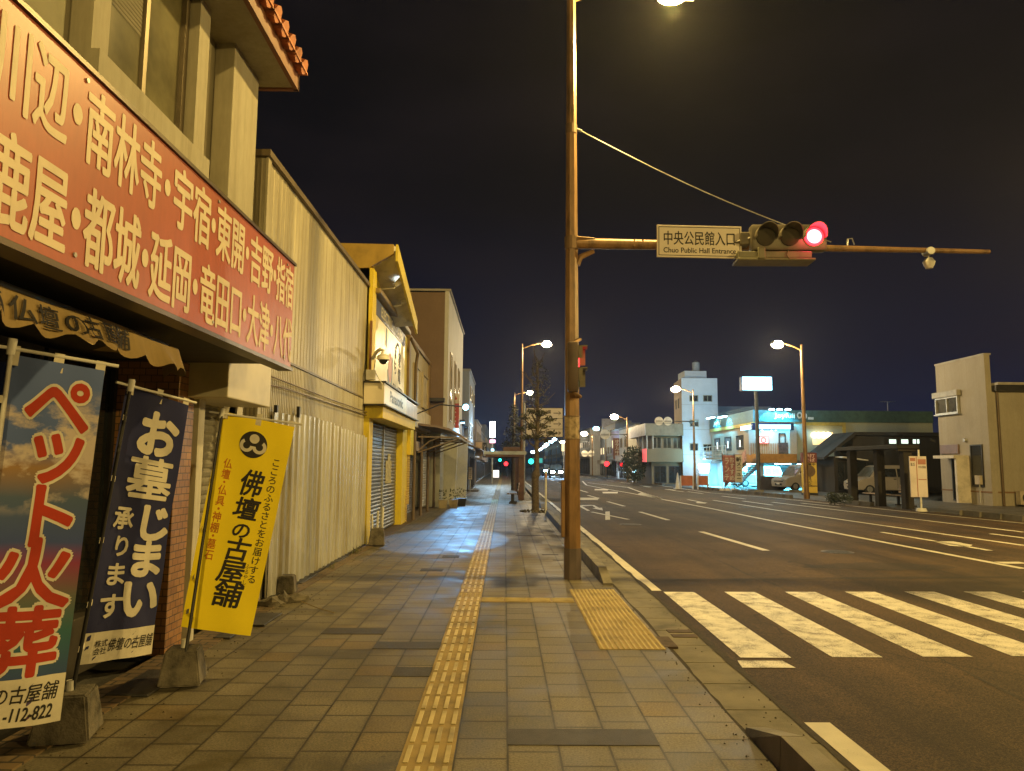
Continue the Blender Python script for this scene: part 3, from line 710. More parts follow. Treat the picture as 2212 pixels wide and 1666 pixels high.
def dsc(bb, cu, cv, r, n, k=28, a0=0, a1=360, ri=0):
    if ri:
        pts = [f3(cu+r*math.cos(R(a0+(a1-a0)*i/k)), cv+r*math.sin(R(a0+(a1-a0)*i/k)), n) for i in range(k+1)] + [f3(cu+ri*math.cos(R(a1-(a1-a0)*i/k)), cv+ri*math.sin(R(a1-(a1-a0)*i/k)), n) for i in range(k+1)]
    else: pts = [f3(cu+r*math.cos(2*math.pi*i/k), cv+r*math.sin(2*math.pi*i/k), n) for i in range(k)]
    bb.faces.new([bb.verts.new(p) for p in pts])
dsc(b, .295, 1.575, .115, .006); cr = obj('crest', b, m_black_ink, t3, recalc=False)
dsc(b2, .298, 1.625, .04, .010)
dsc(b2, .243, 1.56, .058, .010, 16, 120, 360, .03); dsc(b2, .350, 1.56, .058, .0102, 16, 180, 420, .03)
obj('crest_mark', b2, m_white_ink, cr, recalc=False)
# --- concrete banner weights -----------------------------------------------------
def weight(x, y, rz, h, lab, s=1.0, hole=True):
    t = thing('banner_weight', lab, 'concrete block', (x, y, .012), 'concrete blocks holding the banner poles')
    b = B(); vs = hexa(b, [V((-.15*s, -.15*s, 0)), V((.15*s, -.15*s, 0)), V((.15*s, .15*s, 0)), V((-.15*s, .15*s, 0)), V((-.11*s, -.11*s, h)), V((.11*s, -.11*s, h)), V((.11*s, .11*s, h)), V((-.11*s, .11*s, h))])
    bmesh.ops.bevel(b, geom=list({e for v in vs for e in v.link_edges}), offset=.012, segments=2, affect='EDGES')
    for v in b.verts: v.co += V((random.uniform(-.004, .004), random.uniform(-.004, .004), random.uniform(-.003, .003)))
    o = obj('block', b, m_block, None); o.parent = t; o.location = (0, 0, 0)
    if hole:
        b = B(); cyl(b, (0, 0, h-.02), (0, 0, h+.06), .026, .022, 12); o2 = obj('socket', b, m_wht, None); o2.parent = t; o2.location = (0, 0, h-.02)
    t.rotation_euler.z = rz
    return t
p = ag(150, 1500, .25); weight(p.x, p.y, .25, .26, 'stained concrete block holding the navy banner pole, nearest the camera', 1.1)
p = ag(398, 1402, .25); weight(p.x+.0, p.y, .2, .25, 'concrete block at the foot of the tiled column under the yellow banner')
p = ag(613, 1286, 0); weight(p.x, p.y+.12, .1, .22, 'weathered block by the foot of the ribbed steel hoarding', .8, False)
p = ag(812, 1180, 0); tw = weight(p.x, p.y+.1, .1, .34, 'pale concrete block with three stubs of pipe beside the shutters', 1.1, False)
b = B()
for dx, dy, l in ((-.1, -.05, .35), (.0, .02, .42), (.09, .08, .5)): cyl(b, (dx, dy, .3), (dx*1.1, dy, .3+l*.9), .02, n=10)
o = obj('pipe_stubs', b, m_wht, None, smooth=40); o.parent = tw; o.location = (0, 0, .3)
# debris: broken paving lumps, tin box and a stick lying in the gap beside the hoarding
def lump(b, c, s, k=2):
    r = bmesh.ops.create_icosphere(b, subdivisions=k, radius=1)
    for v in r['verts']:
        q = v.co.copy(); n_ = 1+.25*math.sin(q.x*5+c[0]*9)+.2*math.sin(q.y*7+c[1]*5); v.co = V((c[0]+q.x*s[0]*n_, c[1]+q.y*s[1]*n_, c[2]+max(q.z, -.6)*s[2]*n_))
for i, (px, py, s, lab) in enumerate(((585, 1310, (.16, .12, .07), 'flat broken lump of paving by the yellow banner foot'), (612, 1302, (.1, .09, .09), 'upright lump of broken concrete near the hoarding'), (640, 1300, (.12, .09, .06), 'rounded lump of broken concrete nearest the tactile strip'))):
    p = ag(px, py, 0); b = B(); lump(b, (p.x, p.y, .03), s); tag(obj('rubble', b, m_block, smooth=35), lab, 'rubble', 'rubble by the hoarding')
p = ag(600, 1262, 0); b = B(); box(b, p.x-.09, p.x+.09, p.y-.05, p.y+.12, .2, .34, .01); 
bx = thing('meter_box', 'small black open meter box on the hoarding foot', 'box', (p.x, p.y, 0)); obj('case', b, m_black, bx)
b = B(); box(b, p.x-.07, p.x+.07, p.y-.03, p.y+.1, 0, .2); obj('stand', b, m_block, bx)
p, q = ag(650, 1299, .06), ag(722, 1324, .01); b = B(); tube(b, [p, p.lerp(q, .5)+V((0, 0, -.01)), q], .006, 6); tag(obj('stick', b, P('stick_wood', (.22, .17, .1), .9)), 'thin pale stick lying on the paving by the rubble', 'stick')
# debris strip patches
# --- corrugated building, hoarding, conduit ------------------------------------------
for i, (yy, n_) in enumerate(((9.6, 26), (11.7, 16), (13.6, 30))):
    b = B(); rw_ = random.Random(i)
    for k in range(n_):
        c = V((-2.78+abs(rw_.gauss(0, .05)), yy+rw_.gauss(0, .14), .005)); a = V((rw_.gauss(.15, .3), rw_.gauss(0, .4), 1)).normalized()*rw_.uniform(.04, .16); e = V((rw_.uniform(-1, 1), rw_.uniform(-1, 1), 0)).normalized()*.008
        quad(b, c-e, c+e, c+a*.7+e*.6, c+a)
    tag(obj('weeds', b, P('dry_weed', (.10, .10, .04), .8), recalc=False), ('thin weeds at the near end of the hoarding foot', 'sparse weeds at the middle of the hoarding foot', 'bushier weeds at the far end of the hoarding foot')[i], 'weeds')
cor = thing('corrugated_building', 'tall windowless building clad in stained cream corrugated metal', 'building', (-4, 11.7, 0))
m_cor = stained('cream_cladding', (.44, .40, .28), (.13, .10, .05), .5, .15, amt=.85, scale=1.5)
b = B(); box(b, -8, -2.93, 8.52, 15.0, 0, 5.36); obj('wall', b, m_cor, cor)
b = B(); ribs(b, FX(-2.93), 8.53, 15.0, 3.0, 5.34, .16, .005, 0.012, .86); obj('upper_cladding', b, m_cor, cor)
b = B(); ribs(b, FX(-2.93), 8.53, 15.0, 1.6, 2.965, .075, .012, .008); obj('lower_cladding', b, stained('pale_ribbed_cladding', (.44, .41, .32), (.2, .17, .1), .5, .15, amt=.7, scale=2.5), cor)
b = B(); ribs(b, FY(8.52), -3.9, -2.95, 0, 5.3, .05, .014, .004); obj('side_cladding', b, m_cor, cor)
b = B(); box(b, -8.02, -2.86, 8.46, 15.02, 5.34, 5.42); box(b, -2.95, -2.895, 8.48, 15.0, 2.97, 3.0); obj('flashing', b, P('brown_flashing', (.12, .09, .05), .5, .3), cor)
b = B(); box(b, -2.92, -2.89, 8.5, 8.62, 1.6, 5.34); obj('corner_trim', b, m_cor, cor)
b = B(); tube(b, [(-2.87, 8.0, 2.56), (-2.86, 9.4, 2.61), (-2.86, 15.2, 2.64)], .012, 6); tube(b, [(-2.86, 8.5, 2.70), (-2.86, 11.5, 2.69), (-2.86, 15.1, 2.70)], .012, 6)
tag(obj('conduit', b, P('brown_conduit', (.13, .09, .05), .5)), 'brown cable conduit running along the corrugated wall', 'conduit')
hd = thing('hoarding', 'ribbed pale steel hoarding of tall panels along the shop fronts', 'fence', (-2.85, 12, 0))
m_hd = stained('galvanised_hoarding', (.60, .61, .62), (.28, .23, .10), .32, .35, amt=.75, scale=2.6)
y = 9.02; i = 0
tops = [2.28, 2.28, 2.33, 2.33, 2.31, 2.31, 2.28, 2.25, 2.25, 2.21, 2.21, 2.18]
while y < 14.98:
    e = min(y+.52, 15.0); b = B(); ribs(b, FX(-2.86), y+.004, e-.004, .03, tops[min(i, 11)], .26, .03, random.uniform(0, .006), .8); fb(b, FX(-2.885), y+.002, e-.002, .02, tops[min(i, 11)]-.002, 0, .02)
    obj('panel', b, m_hd, hd); y = e; i += 1
b = B(); box(b, -2.9, -2.8, 9.0, 15.0, 0, .03); box(b, -2.86, -2.82, 9.98, 10.03, 2.27, 2.42); box(b, -2.86, -2.82, 9.0, 9.05, 2.27, 2.36); obj('base_rail', b, m_dark, hd)
# --- yellow electrical store ---------------------------------------------------------
ys_ = thing('electrical_shop', 'yellow walled electrical shop with blue grey shutters and a lit roof overhang', 'building', (-4, 18, 0))
m_yw = stained('yellow_wall', (.74, .58, .03), (.5, .36, .05), .6, amt=.35)
b = B(); prism(b, [(-8, 15.02, 2.6), (-8, 15.02, 6.05), (-8, 18.3, 5.3), (-8, 21, 5.3), (-8, 21, 2.6)], (5.12, 0, 0)); box(b, -8, -2.8, 15.02, 15.45, 0, 5.75); box(b, -8, -2.8, 20.0, 21.0, 0, 2.6); obj('wall', b, m_yw, ys_)
b = B(); slats(b, FX(-2.98), 15.45, 17.7, .03, 2.56, .085, .022); obj('shutter', b, stained('blue_grey_shutter', (.17, .19, .24), (.09, .085, .09), .4, .4, amt=.5), ys_)
b = B(); slats(b, FX(-2.98), 17.76, 20.0, .03, 2.56, .085, .022); s2 = obj('shutter', b, stained('blue_grey_shutter', (.17, .19, .24), (.09, .085, .09), .4, .4), ys_); s2['label'] = 'blue grey shutter with a pale paper notice'
b = B(); fb(b, FX(-2.955), 18.2, 19.1, 1.15, 1.72, 0, .004); fb(b, FX(-2.955), 18.5, 18.9, 1.72, 1.9, 0, .004); obj('paper_notice', b, P('faded_paper', (.40, .36, .22), .9, ns=12, amt=.5), s2)
b = B(); box(b, -3.05, -2.93, 17.69, 17.77, 0, 2.58); obj('shutter_post', b, m_steel, ys_)
b = B(); box(b, -2.9, -2.52, 15.0, 20.4, 2.58, 2.86, .01); obj('yellow_lintel', b, m_yw, ys_)
# overhang: falls away along the street
b = B(); A = V((-2.34, 15.0, 6.12)); D = V((-2.34, 18.6, 5.2)); I0 = V((-2.95, 15.0, 6.05)); I1 = V((-2.95, 18.3, 5.1))
hexa(b, [I0, A, D, I1, I0+V((0, 0, .1)), A+V((0, 0, .1)), D+V((0, 0, .1)), I1+V((0, 0, .1))]); obj('soffit', b, P('pale_soffit', (.55, .52, .42), .6), ys_)
b = B(); hexa(b, [A+V((0, 0, -.22)), A+V((.05, 0, -.22)), D+V((.05, 0, -.22)), D+V((0, 0, -.22)), A+V((0, 0, .14)), A+V((.05, 0, .14)), D+V((.05, 0, .14)), D+V((0, 0, .14))])
fas = obj('fascia', b, stained('olive_fascia', (.68, .55, .06), (.4, .3, .05), .6), ys_); 
b = B(); prism(b, [(-3.7, 14.99, 5.7), (-2.9, 14.99, 5.75), (-2.38, 14.99, 6.06), (-2.38, 14.99, 6.26), (-3.7, 14.99, 6.28)], (0, .1, 0)); obj('bargeboard', b, P('brown_board', (.30, .20, .04), .6), ys_)
b = B(); fb(b, FX(-2.88), 15.3, 20.4, 5.28, 5.40, 0, .20, .03); obj('gutter', b, stained('brown_gutter', (.26, .19, .08), (.12, .08, .04), .5), ys_)
b = B()
for yy in (16.0, 17.1, 18.2):
    z = 5.62-.14*(yy-16); cyl(b, (-2.5, yy, z), (-2.34, yy+.02, z+.14), .05, .09, 10); tube(b, [(-2.9, yy, z-.1), (-2.5, yy, z-.06), (-2.5, yy, z)], .012, 5)
fl = obj('floodlight', b, m_wht, ys_, smooth=40)
b = B(); tube(b, [(-2.7, 20.5, 5.2), (-2.55, 20.95, 4.85), (-2.6, 21.0, 4.5), (-2.6, 21.0, 3.2)], .05, 8); obj('downpipe', b, P('brown_pipe', (.10, .065, .035), .5), ys_, smooth=50)
sb = thing('store_signboard', 'large white wall board with a round orange and green emblem and black lettering', 'sign', (-2.86, 17.5, 3.2))
b = B(); fb(b, FX(-2.88), 15.25, 20.2, 3.32, 5.24, 0, .05, .005); obj('panel', b, P('white_sign_panel', (.66, .58, .33), .35, ns=1, amt=.1), sb)
FS = FX(-2.83)
b = B(); fb(b, FX(-2.83), 15.27, 20.18, 4.88, 5.235, 0, .012); obj('blue_strip', b, P('blue_sign_strip', (.06, .07, .15), .4), sb)
letters('lettering', FS, fit('ELECTRIC', 16.2, 17.9, 4.95, 5.18)+fit('PLAZA', 18.2, 19.6, 4.95, 5.18), m_white_ink, sb, off=.02, n=.017)
def ring(b, fr, u, v, r, n, a0=0, a1=360, ri=0, sy=1.0, k=26):
    if ri: pts = [fr(u+r*math.cos(R(a0+(a1-a0)*i/k)), v+sy*r*math.sin(R(a0+(a1-a0)*i/k)), n) for i in range(k+1)] + [fr(u+ri*math.cos(R(a1-(a1-a0)*i/k)), v+sy*ri*math.sin(R(a1-(a1-a0)*i/k)), n) for i in range(k+1)]
    else: pts = [fr(u+r*math.cos(R(a0+(a1-a0)*i/k)), v+sy*r*math.sin(R(a0+(a1-a0)*i/k)), n) for i in range(k+(a1-a0 < 360))]
    b.faces.new([b.verts.new(p) for p in pts])
b = B(); ring(b, FS, 17.7, 3.98, .27, .005, sy=1.35); obj('orange_emblem', b, P('orange_emblem_paint', (.50, .16, .05), .5), sb, recalc=False)
b = B(); ring(b, FS, 17.7, 3.98, .40, .005, 190, 400, .29, 1.35); ring(b, FS, 17.05, 4.62, .12, .005, sy=2.0); obj('green_emblem', b, P('green_emblem_paint', (.03, .09, .07), .5), sb, recalc=False)
b = B(); ring(b, FS, 18.9, 4.25, .5, .005, 10, 185, .42, 1.1); obj('black_arc', b, m_black_ink, sb, recalc=False)
letters('lettering', FS, vcol('まち', 18.3, 18.75, 3.9, 4.7)+vcol('家電', 19.0, 19.5, 3.75, 4.6), m_black_ink, sb, off=.01, n=.006)
letters('lettering', FS, fit('71-4773', 18.2, 19.9, 3.42, 3.66)+fit('PLAZA', 17.3, 18.1, 3.42, 3.56), m_black_ink, sb, off=.01, n=.006)
nb = thing('name_box', 'pale projecting box sign with a dark maker name over the shutters', 'sign', (-2.7, 17, 2.9))
b = B(); fb(b, FX(-2.9), 14.85, 18.3, 2.86, 3.30, 0, .42, .01); obj('box', b, P('ivory_box', (.60, .55, .45), .45, ns=1, amt=.15), nb)
b = B(); fb(b, FX(-2.9), 18.31, 20.5, 2.86, 3.26, 0, .42, .01); obj('lilac_panel', b, P('lilac_panel', (.45, .38, .38), .45), nb)
b = B(); fb(b, FX(-2.9), 14.8, 20.5, 2.835, 2.858, 0, .47); fb(b, FX(-2.9), 14.8, 20.5, 3.302, 3.33, 0, .46); obj('trim', b, m_dark, nb)
letters('lettering', FX(-2.48), fit('Panasonic', 15.6, 17.6, 2.97, 3.2), P('grey_name', (.11, .11, .1), .5), nb, off=.03, n=.003)
# --- security camera -----------------------------------------------------------------
cc = thing('security_camera', 'white dome security camera on a curved bracket at the yellow wall', 'camera', ay(815, 770, 14.9))
q = ay(825, 768, 14.6)
b = B(); tube(b, [ay(805, 775, 14.95), ay(812, 762, 14.8), ay(820, 755, 14.65), ay(829, 758, 14.6), q], .035, 10); obj('bracket', b, m_wht, cc, smooth=50)
b = B(); cyl(b, q+V((.03, 0, .0)), q+V((.03, 0, -.09)), .115, .125, 20); cyl(b, q+V((.03, 0, .03)), q+V((.03, 0, .0)), .05, .1, 20); obj('housing', b, m_wht, cc, smooth=40)
b = B(); r_ = bmesh.ops.create_uvsphere(b, u_segments=18, v_segments=10, radius=.085); [setattr(v, 'co', v.co+q+V((.03, 0, -.1))) for v in r_['verts']]; obj('dome', b, m_glass, cc, smooth=60)
b = B(); tube(b, [ay(812, 770, 14.8), ay(808, 800, 14.85), ay(826, 830, 14.8), ay(823, 850, 14.9), ay(800, 858, 14.95), ay(786, 858, 14.95)], .014, 6); obj('cable', b, m_wht, cc)
b = B(); fb(b, FY(14.9), -2.86, -2.66, 3.35, 3.56, 0, .1, .01); obj('junction_box', b, m_wht, cc)
b = B(); box(b, -2.82, -2.78, 14.9, 14.98, 3.5, 4.6); obj('mast', b, m_rust, cc)
# --- beige building with canopy ---------------------------------------------------------
bg_ = thing('beige_building', 'plain beige two storey shop with a brown projecting canopy over the pavement', 'building', (-4, 24, 0))
m_bei = stained('beige_render', (.46, .37, .20), (.28, .21, .10), .8, amt=.5)
b = B(); box(b, -8, -2.85, 21.02, 27.1, 2.7, 5.35); box(b, -8, -3.3, 21.02, 27.1, 0, 2.7); obj('wall', b, m_bei, bg_)
b = B(); box(b, -8, -2.78, 21.02, 27.12, 5.3, 5.42); box(b, -2.86, -2.8, 21.02, 21.4, 2.75, 5.3); box(b, -2.86, -2.8, 26.7, 27.1, 2.75, 5.3); obj('parapet', b, P('brown_coping', (.20, .13, .06), .7), bg_)
for y0 in (22.2, 24.6): window(FX(-2.85), bg_, y0, y0+1.6, 3.55, 4.75, 1, m_bei, P('beige_shutter', (.40, .32, .17), .7), .08, .07)
b = B(); fb(b, FX(-2.85), 21.1, 26.9, 2.78, 3.4, 0, .1); obj('sign_band', b, P('pale_band', (.54, .46, .32), .7), bg_)
b = B(); box(b, -3.3, -2.7, 20.9, 21.6, 1.9, 2.78, .01); obj('yellow_head_box', b, m_yw, bg_)
b = B(); slats(b, FY(21.0), -3.25, -2.72, .5, 1.9, .07, .02); slats(b, FY(20.8), -3.1, -2.75, .0, .9, .07, .02); obj('louvre_screen', b, P('louvre', (.42, .33, .16), .6), bg_)
b = B(); prof = [(-2.8, 2.86), (-2.2, 2.80), (-1.75, 2.70), (-1.42, 2.52), (-1.2, 2.36)]
for (xa, za), (xb, zb) in zip(prof, prof[1:]): hexa(b, [V((xa, 23, za)), V((xb, 23, zb)), V((xb, 28, zb)), V((xa, 28, za)), V((xa, 23, za+.07)), V((xb, 23, zb+.07)), V((xb, 28, zb+.07)), V((xa, 28, za+.07))])
cnp = obj('canopy', b, P('brown_canopy', (.16, .10, .055), .5, .2, ns=3, amt=.4), bg_)
for yy in (23.1, 25.5, 27.9):
    b = B(); tube(b, [(-2.75, yy, 2.5), (-1.5, yy, 2.48)], .03, 6); tube(b, [(-2.75, yy, 2.0), (-1.45, yy, 2.46)], .022, 6); tube(b, [(-2.7, yy, 2.1), (-2.4, yy, 2.35), (-2.1, yy, 2.48)], .02, 6); obj('bracket', b, P('brown_steel', (.25, .18, .11), .5, .3), cnp)
b = B()
for yy in (21.7, 23.6, 25.6, 27.9): cyl(b, (-2.68, yy, 0), (-2.68, yy, 2.6), .05, n=10)
obj('post', b, P('brown_post', (.12, .085, .06), .6), bg_, smooth=40)
b = B(); slats(b, FX(-3.2), 21.8, 25.5, .0, 2.3, .08, .02); obj('shutter', b, stained('dull_shutter', (.13, .11, .1), (.07, .06, .05), .5, .3), bg_)
b = B(); slats(b, FX(-2.95), 25.8, 27.9, .1, 2.3, .09, .025); s3 = obj('shutter', b, stained('silver_shutter', (.5, .49, .46), (.25, .22, .18), .35, .5), bg_); s3['label'] = 'pale slatted shutter catching blue light'
b = B(); fb(b, FX(-2.8), 22.2, 25.4, 2.05, 2.35, 0, .04); obj('painted_board', b, P('pinkish_board', (.42, .33, .27), .7, ns=9, amt=.4), bg_)
# planters on the pavement
def planter(x, y, w, lab, mat):
    t = thing('planter', lab, 'planter', (x, y, 0), 'planters beside the brown building')
    b = B(); vs = hexa(b, [V((x-w*.4, y-.14, 0)), V((x+w*.4, y-.14, 0)), V((x+w*.4, y+.14, 0)), V((x-w*.4, y+.14, 0)), V((x-w*.5, y-.18, .3)), V((x+w*.5, y-.18, .3)), V((x+w*.5, y+.18, .3)), V((x-w*.5, y+.18, .3))]); obj('tub', b, mat, t)
    b = B()
    for k in range(26):
        c = V((x+random.uniform(-.45, .45)*w, y+random.uniform(-.15, .15), .3+random.uniform(0, .35))); a = V((random.uniform(-1, 1), random.uniform(-1, 1), random.uniform(0, 1))).normalized()*.09; e = a.orthogonal().normalized()*.03
        quad(b, c, c+a*.5+e, c+a, c+a*.5-e)
    obj('leaves', b, P('planter_leaf', (.06, .075, .035), .6), t, recalc=False)
planter(-2.3, 27.6, .34, 'cream planter tub at the canopy post', P('cream_tub', (.27, .23, .16), .7, amt=.5))
planter(-1.95, 28.2, .34, 'second cream planter tub standing nearer the paving', MATS['cream_tub'])
planter(-1.75, 29.2, .5, 'black planter with straggly leaves by the blue lit wall', m_black)
# --- brown fronted tall building ----------------------------------------------------------
br_ = thing('tall_building', 'tall building with a blank brown side and a white front of narrow windows', 'building', (-4, 34, 0))
b = B(); box(b, -9, -2.32, 27.2, 36.6, 2.9, 8.15); obj('wall', b, stained('brown_side', (.21, .14, .095), (.15, .1, .07), .85, amt=.3), br_)
b = B(); fb(b, FX(-2.32), 27.2, 36.6, 2.9, 8.2, 0, .15); fr_ = obj('front', b, stained('white_front', (.56, .55, .53), (.40, .38, .36), .7, amt=.3), br_)
b = B(); box(b, -9.02, -2.1, 27.15, 36.62, 8.2, 8.28); obj('coping', b, P('grey_coping', (.3, .28, .25), .7), br_)
for yy in (28.2, 30.6, 33.0): window(FX(-2.17), br_, yy, yy+1.0, 3.3, 6.0, 1, m_alu, m_glass2, .06, .04)
b = B(); box(b, -9, -2.5, 28.3, 36.6, 0, 2.9); obj('ground_floor', b, stained('pale_blue_wall', (.52, .54, .54), (.4, .4, .4), .6, amt=.3), br_)
for p_ in ([(-2.5, 30.2, 0), (-2.05, 30.2, 0), (-1.95, 30.2, 2.6), (-2.5, 30.2, 2.6)], [(-2.5, 33.6, 0), (-1.75, 33.6, 0), (-1.7, 33.6, 2.9), (-2.5, 33.6, 2.9)]):
    b = B(); prism(b, p_, (0, .28, 0)); obj('buttress', b, MATS['pale_blue_wall'], br_)
b = B(); fb(b, FY(27.2), -3.6, -2.25, 3.95, 4.08, 0, .4); obj('hood', b, m_dark, br_)
rs = thing('vertical_sign', 'tall red and white blade sign with a red petal mark beside the blue light', 'sign', ay(984, 900, 32))
p0, p1 = ay(972, 851, 31.5), ay(992, 925, 31.5)
FF = Fr((p0.x, 31.5, p1.z), (1, 0, 0)); hw, hh = p1.x-p0.x, p0.z-p1.z
b = B(); fb(b, FF, 0, hw, 0, hh, -.12, 0, .006); obj('panel', b, P('sign_white', (.6, .56, .55), .4), rs)
b = B(); fb(b, FF, .02, hw-.02, .02, hh*.72, 0, .006); obj('red_field', b, P('sign_red', (.42, .03, .035), .4), rs)
b = B(); [ring(b, FF, hw/2+.055*math.cos(R(a)), hh*.88+.055*math.sin(R(a)), .055, .008) for a in (90, 210, 330)]; obj('petal_mark', b, P('sign_red', (.42, .03, .035), .4), rs, recalc=False)
letters('lettering', FF, fit('Open', .06, hw-.06, hh*.75, hh*.80)+vcol('ストア', hw*.3, hw*.7, .1, hh*.6), m_white_ink, rs, off=.02, n=.009)
for z in (p1.z+.3, p0.z-.3):
    b = B(); box(b, p0.x-.1, p0.x, 31.55, 31.6, z, z+.06); obj('bracket', b, m_steel, rs)
lf = thing('led_floodlight', 'blazing blue white floodlight on a short arm beside the red blade sign', 'light', ay(1006, 880, 21.8))
q = ay(1006, 880, 21.8)
b = B(); tube(b, [q+V((-1.65, .3, -.25)), q+V((-.8, .3, .1)), q+V((0, .13, .02))], .02, 6); box(b, q.x-.1, q.x+.1, q.y+.05, q.y+.16, q.z-.07, q.z+.1, .01); obj('housing', b, m_dark, lf)
b = B(); r_ = bmesh.ops.create_uvsphere(b, u_segments=16, v_segments=10, radius=.085); [setattr(v, 'co', V((v.co.x, v.co.y*.6, v.co.z))+q) for v in r_['verts']]; obj('lens', b, E('led_glow', (.25, .8, 1.0), 30), lf, smooth=60)
# --- old timber shop with hand lettered boards --------------------------------------------
oh = thing('old_shop', 'dark old timber shop with a tin lean-to roof', 'building', (-3, 48, 0))
b = B(); box(b, -9, -2.2, 44.1, 54, 0, 2.6); box(b, -9, -3.0, 44.1, 54, 2.6, 4.3); obj('wall', b, m_soot, oh)
b = B(); prism(b, [(-3.1, 44.0, 3.1), (-1.5, 44.0, 2.55), (-1.5, 44.0, 2.62), (-3.1, 44.0, 3.2)], (0, 10, 0)); obj('lean_to_roof', b, P('tin_roof', (.22, .17, .13), .6, .3, ns=3, amt=.5), oh)
b = B(); prism(b, [(-9, 44.0, 4.3), (-2.7, 44.0, 4.3), (-5, 44.0, 5.6), (-9, 44, 5.6)], (0, 10.2, 0)); obj('roof', b, m_soot, oh)
for yy in (46.5, 50): window(FX(-2.2), oh, yy, yy+2.2, .1, 2.1, 3, m_soot, m_glass, .08, .06, name='sliding_door')
def board(name, label, x0, y0, x1, y1, Y, mat, txt=None, vert=False, ink=None, th=.06, cat='sign', leg=None, em=None):
    a, c = ay(x0, y1, Y), ay(x1, y0, Y); f = Fr((a.x, Y, a.z), (1, 0, 0)); w_, h_ = c.x-a.x, c.z-a.z
    t = thing(name, label, cat, (a.x+w_/2, Y, 0 if leg else a.z))
    b = B(); fb(b, f, 0, w_, 0, h_, -th, 0, min(.01, th/4)); obj('panel', b, mat, t)
    b = B()
    for (u0, u1, v0, v1) in ((-.02, 0, -.02, h_+.02), (w_, w_+.02, -.02, h_+.02), (0, w_, -.02, 0), (0, w_, h_, h_+.02)): fb(b, f, u0, u1, v0, v1, -th-.005, .004)
    obj('rim', b, m_dark, t)
    if txt:
        cells = vcol(txt, w_*.15, w_*.85, h_*.06, h_*.94) if vert else (hrow(txt, w_*.06, w_*.94, h_*.15, h_*.85) if ord(txt[0]) > 255 else fit(txt, w_*.1, w_*.9, h_*.25, h_*.75))
        letters('lettering', f, cells, ink or m_black_ink, t, off=.02, n=.004)
    if leg:
        b = B(); u = w_/2; fb(b, f, u-leg/2, u+leg/2, -a.z, 0 if th < .3 else 0, -th*.5-leg/2, -th*.5+leg/2); obj('post', b, m_steel, t)
    return t, f, w_, h_
m_pboard = P('pale_board', (.52, .46, .40), .7, ns=5, amt=.3)
board('shop_board', 'white hand lettered board on the dark timber shop', 983, 984, 1004, 997, 43.9, m_pboard, 'アウノ')
t, f, w_, h_ = board('slanted_sign', 'small two line board on a leaning stake before the dark shop', 990, 1015, 1006, 1025, 43.0, m_pboard, '駐車場', ink=m_red_ink)
b = B(); cyl(b, ay(996, 1008, 43.05), ay(1004, 1050, 43.05), .03, n=8); obj('stake', b, m_pboard, t)
board('vertical_board', 'upright white board of black characters at the old shop door', 1012, 1010, 1020, 1036, 43.5, m_pboard, 'はたらみや', True, leg=.05)
board('wall_lantern_board', 'tan projecting board over the lean-to roof', 1027, 955, 1042, 985, 52, P('tan_board', (.46, .33, .19), .7), None)
board('blade_board', 'narrow tall dark board with pale characters beyond the tan board', 1043, 957, 1051, 988, 56, m_soot, 'いろは', True, m_white_ink)
b = B(); box(b, -2.3, -1.6, 44.2, 46.0, 0, .1); 
tag(obj('doorstep', b, m_conc), 'pale concrete step at the foot of the dark timber shop', 'step')
# --- more shops further along the left pavement -------------------------------------------
m_far1 = stained('far_grey_wall', (.22, .22, .22), (.12, .12, .13), .8); m_far2 = stained('far_tan_wall', (.30, .22, .15), (.18, .13, .09), .8)
m_far3 = stained('far_blue_grey_wall', (.20, .23, .28), (.12, .14, .18), .8); m_lit = E('lit_window', (1, .8, .5), 1.6); m_litc = E('lit_cool_window', (.55, .85, 1), 2.0)
def block(label, X, y0, y1, h, mat, side='L', floors=2, dx=9, roof=None, shop=None, litn=0):
    t = thing('shop_building' if h < 6 else 'office_building', label, 'building', (X + (-dx/2 if side == 'L' else dx/2), (y0+y1)/2, 0))
    xa, xb = (X-dx, X) if side == 'L' else (X, X+dx)
    b = B(); box(b, xa, xb, y0, y1, 0, h); obj('wall', b, mat, t)
    b = B(); box(b, xa-.05, xb+.08 if side == 'L' else xb, y0-.06, y1+.06, h, h+.18); box(b, xa+1, xb-1, y0+1, y1-1, h+.18, h+.5); obj('roof', b, m_far1, t)
    f = FX(X, y0) if side == 'L' else FW(X, y1)
    L = y1-y0; fh = h/floors; k = 0
    for fl in range(floors):
        n = max(2, int(L/2.6))
        for i in range(n):
            u = L*(i+.5)/n
            if fl == 0: window(f, t, u-L/n*.42, u+L/n*.42, .15, fh*.72, 2, m_dark, shop or m_glass, .06, .06, name='shop_window')
            else:
                k += 1; window(f, t, u-.65, u+.65, fl*fh+.8, fl*fh+1.9, 2, m_alu, m_lit if k <= litn else m_glass2, .06, .05)
    b = B(); fb(b, f, .1, L-.1, fh*.76, fh*.95, 0, .5); fb(b, f, .1, L-.1, fh*.95, fh*.97, 0, .55); obj('sign_band', b, m_pboard if random.random() < .5 else m_far2, t)
    ff = FY(y0, xa) ; 
    for fl in range(1, floors):
        for i in range(2): window(FY(y0, xa), t, dx*(.3+.35*i)-.5, dx*(.3+.35*i)+.5, fl*fh+.8, fl*fh+1.7, 2, m_alu, m_glass2, .05, .05)
    return t
block('grey three storey shop house beyond the dark timber shop', -2.7, 54.3, 64, 8.6, m_far3, 'L', 3, 8)
block('tan two storey shop house far along the left pavement', -2.5, 64.3, 76, 5.4, m_far2, 'L', 2)
block('low grey shop house past the tan one on the left', -2.6, 76.4, 92, 5.0, m_far1, 'L', 2)
block('blue grey house at the far end of the left pavement', -2.5, 92.5, 125, 6.5, m_far3, 'L', 2)
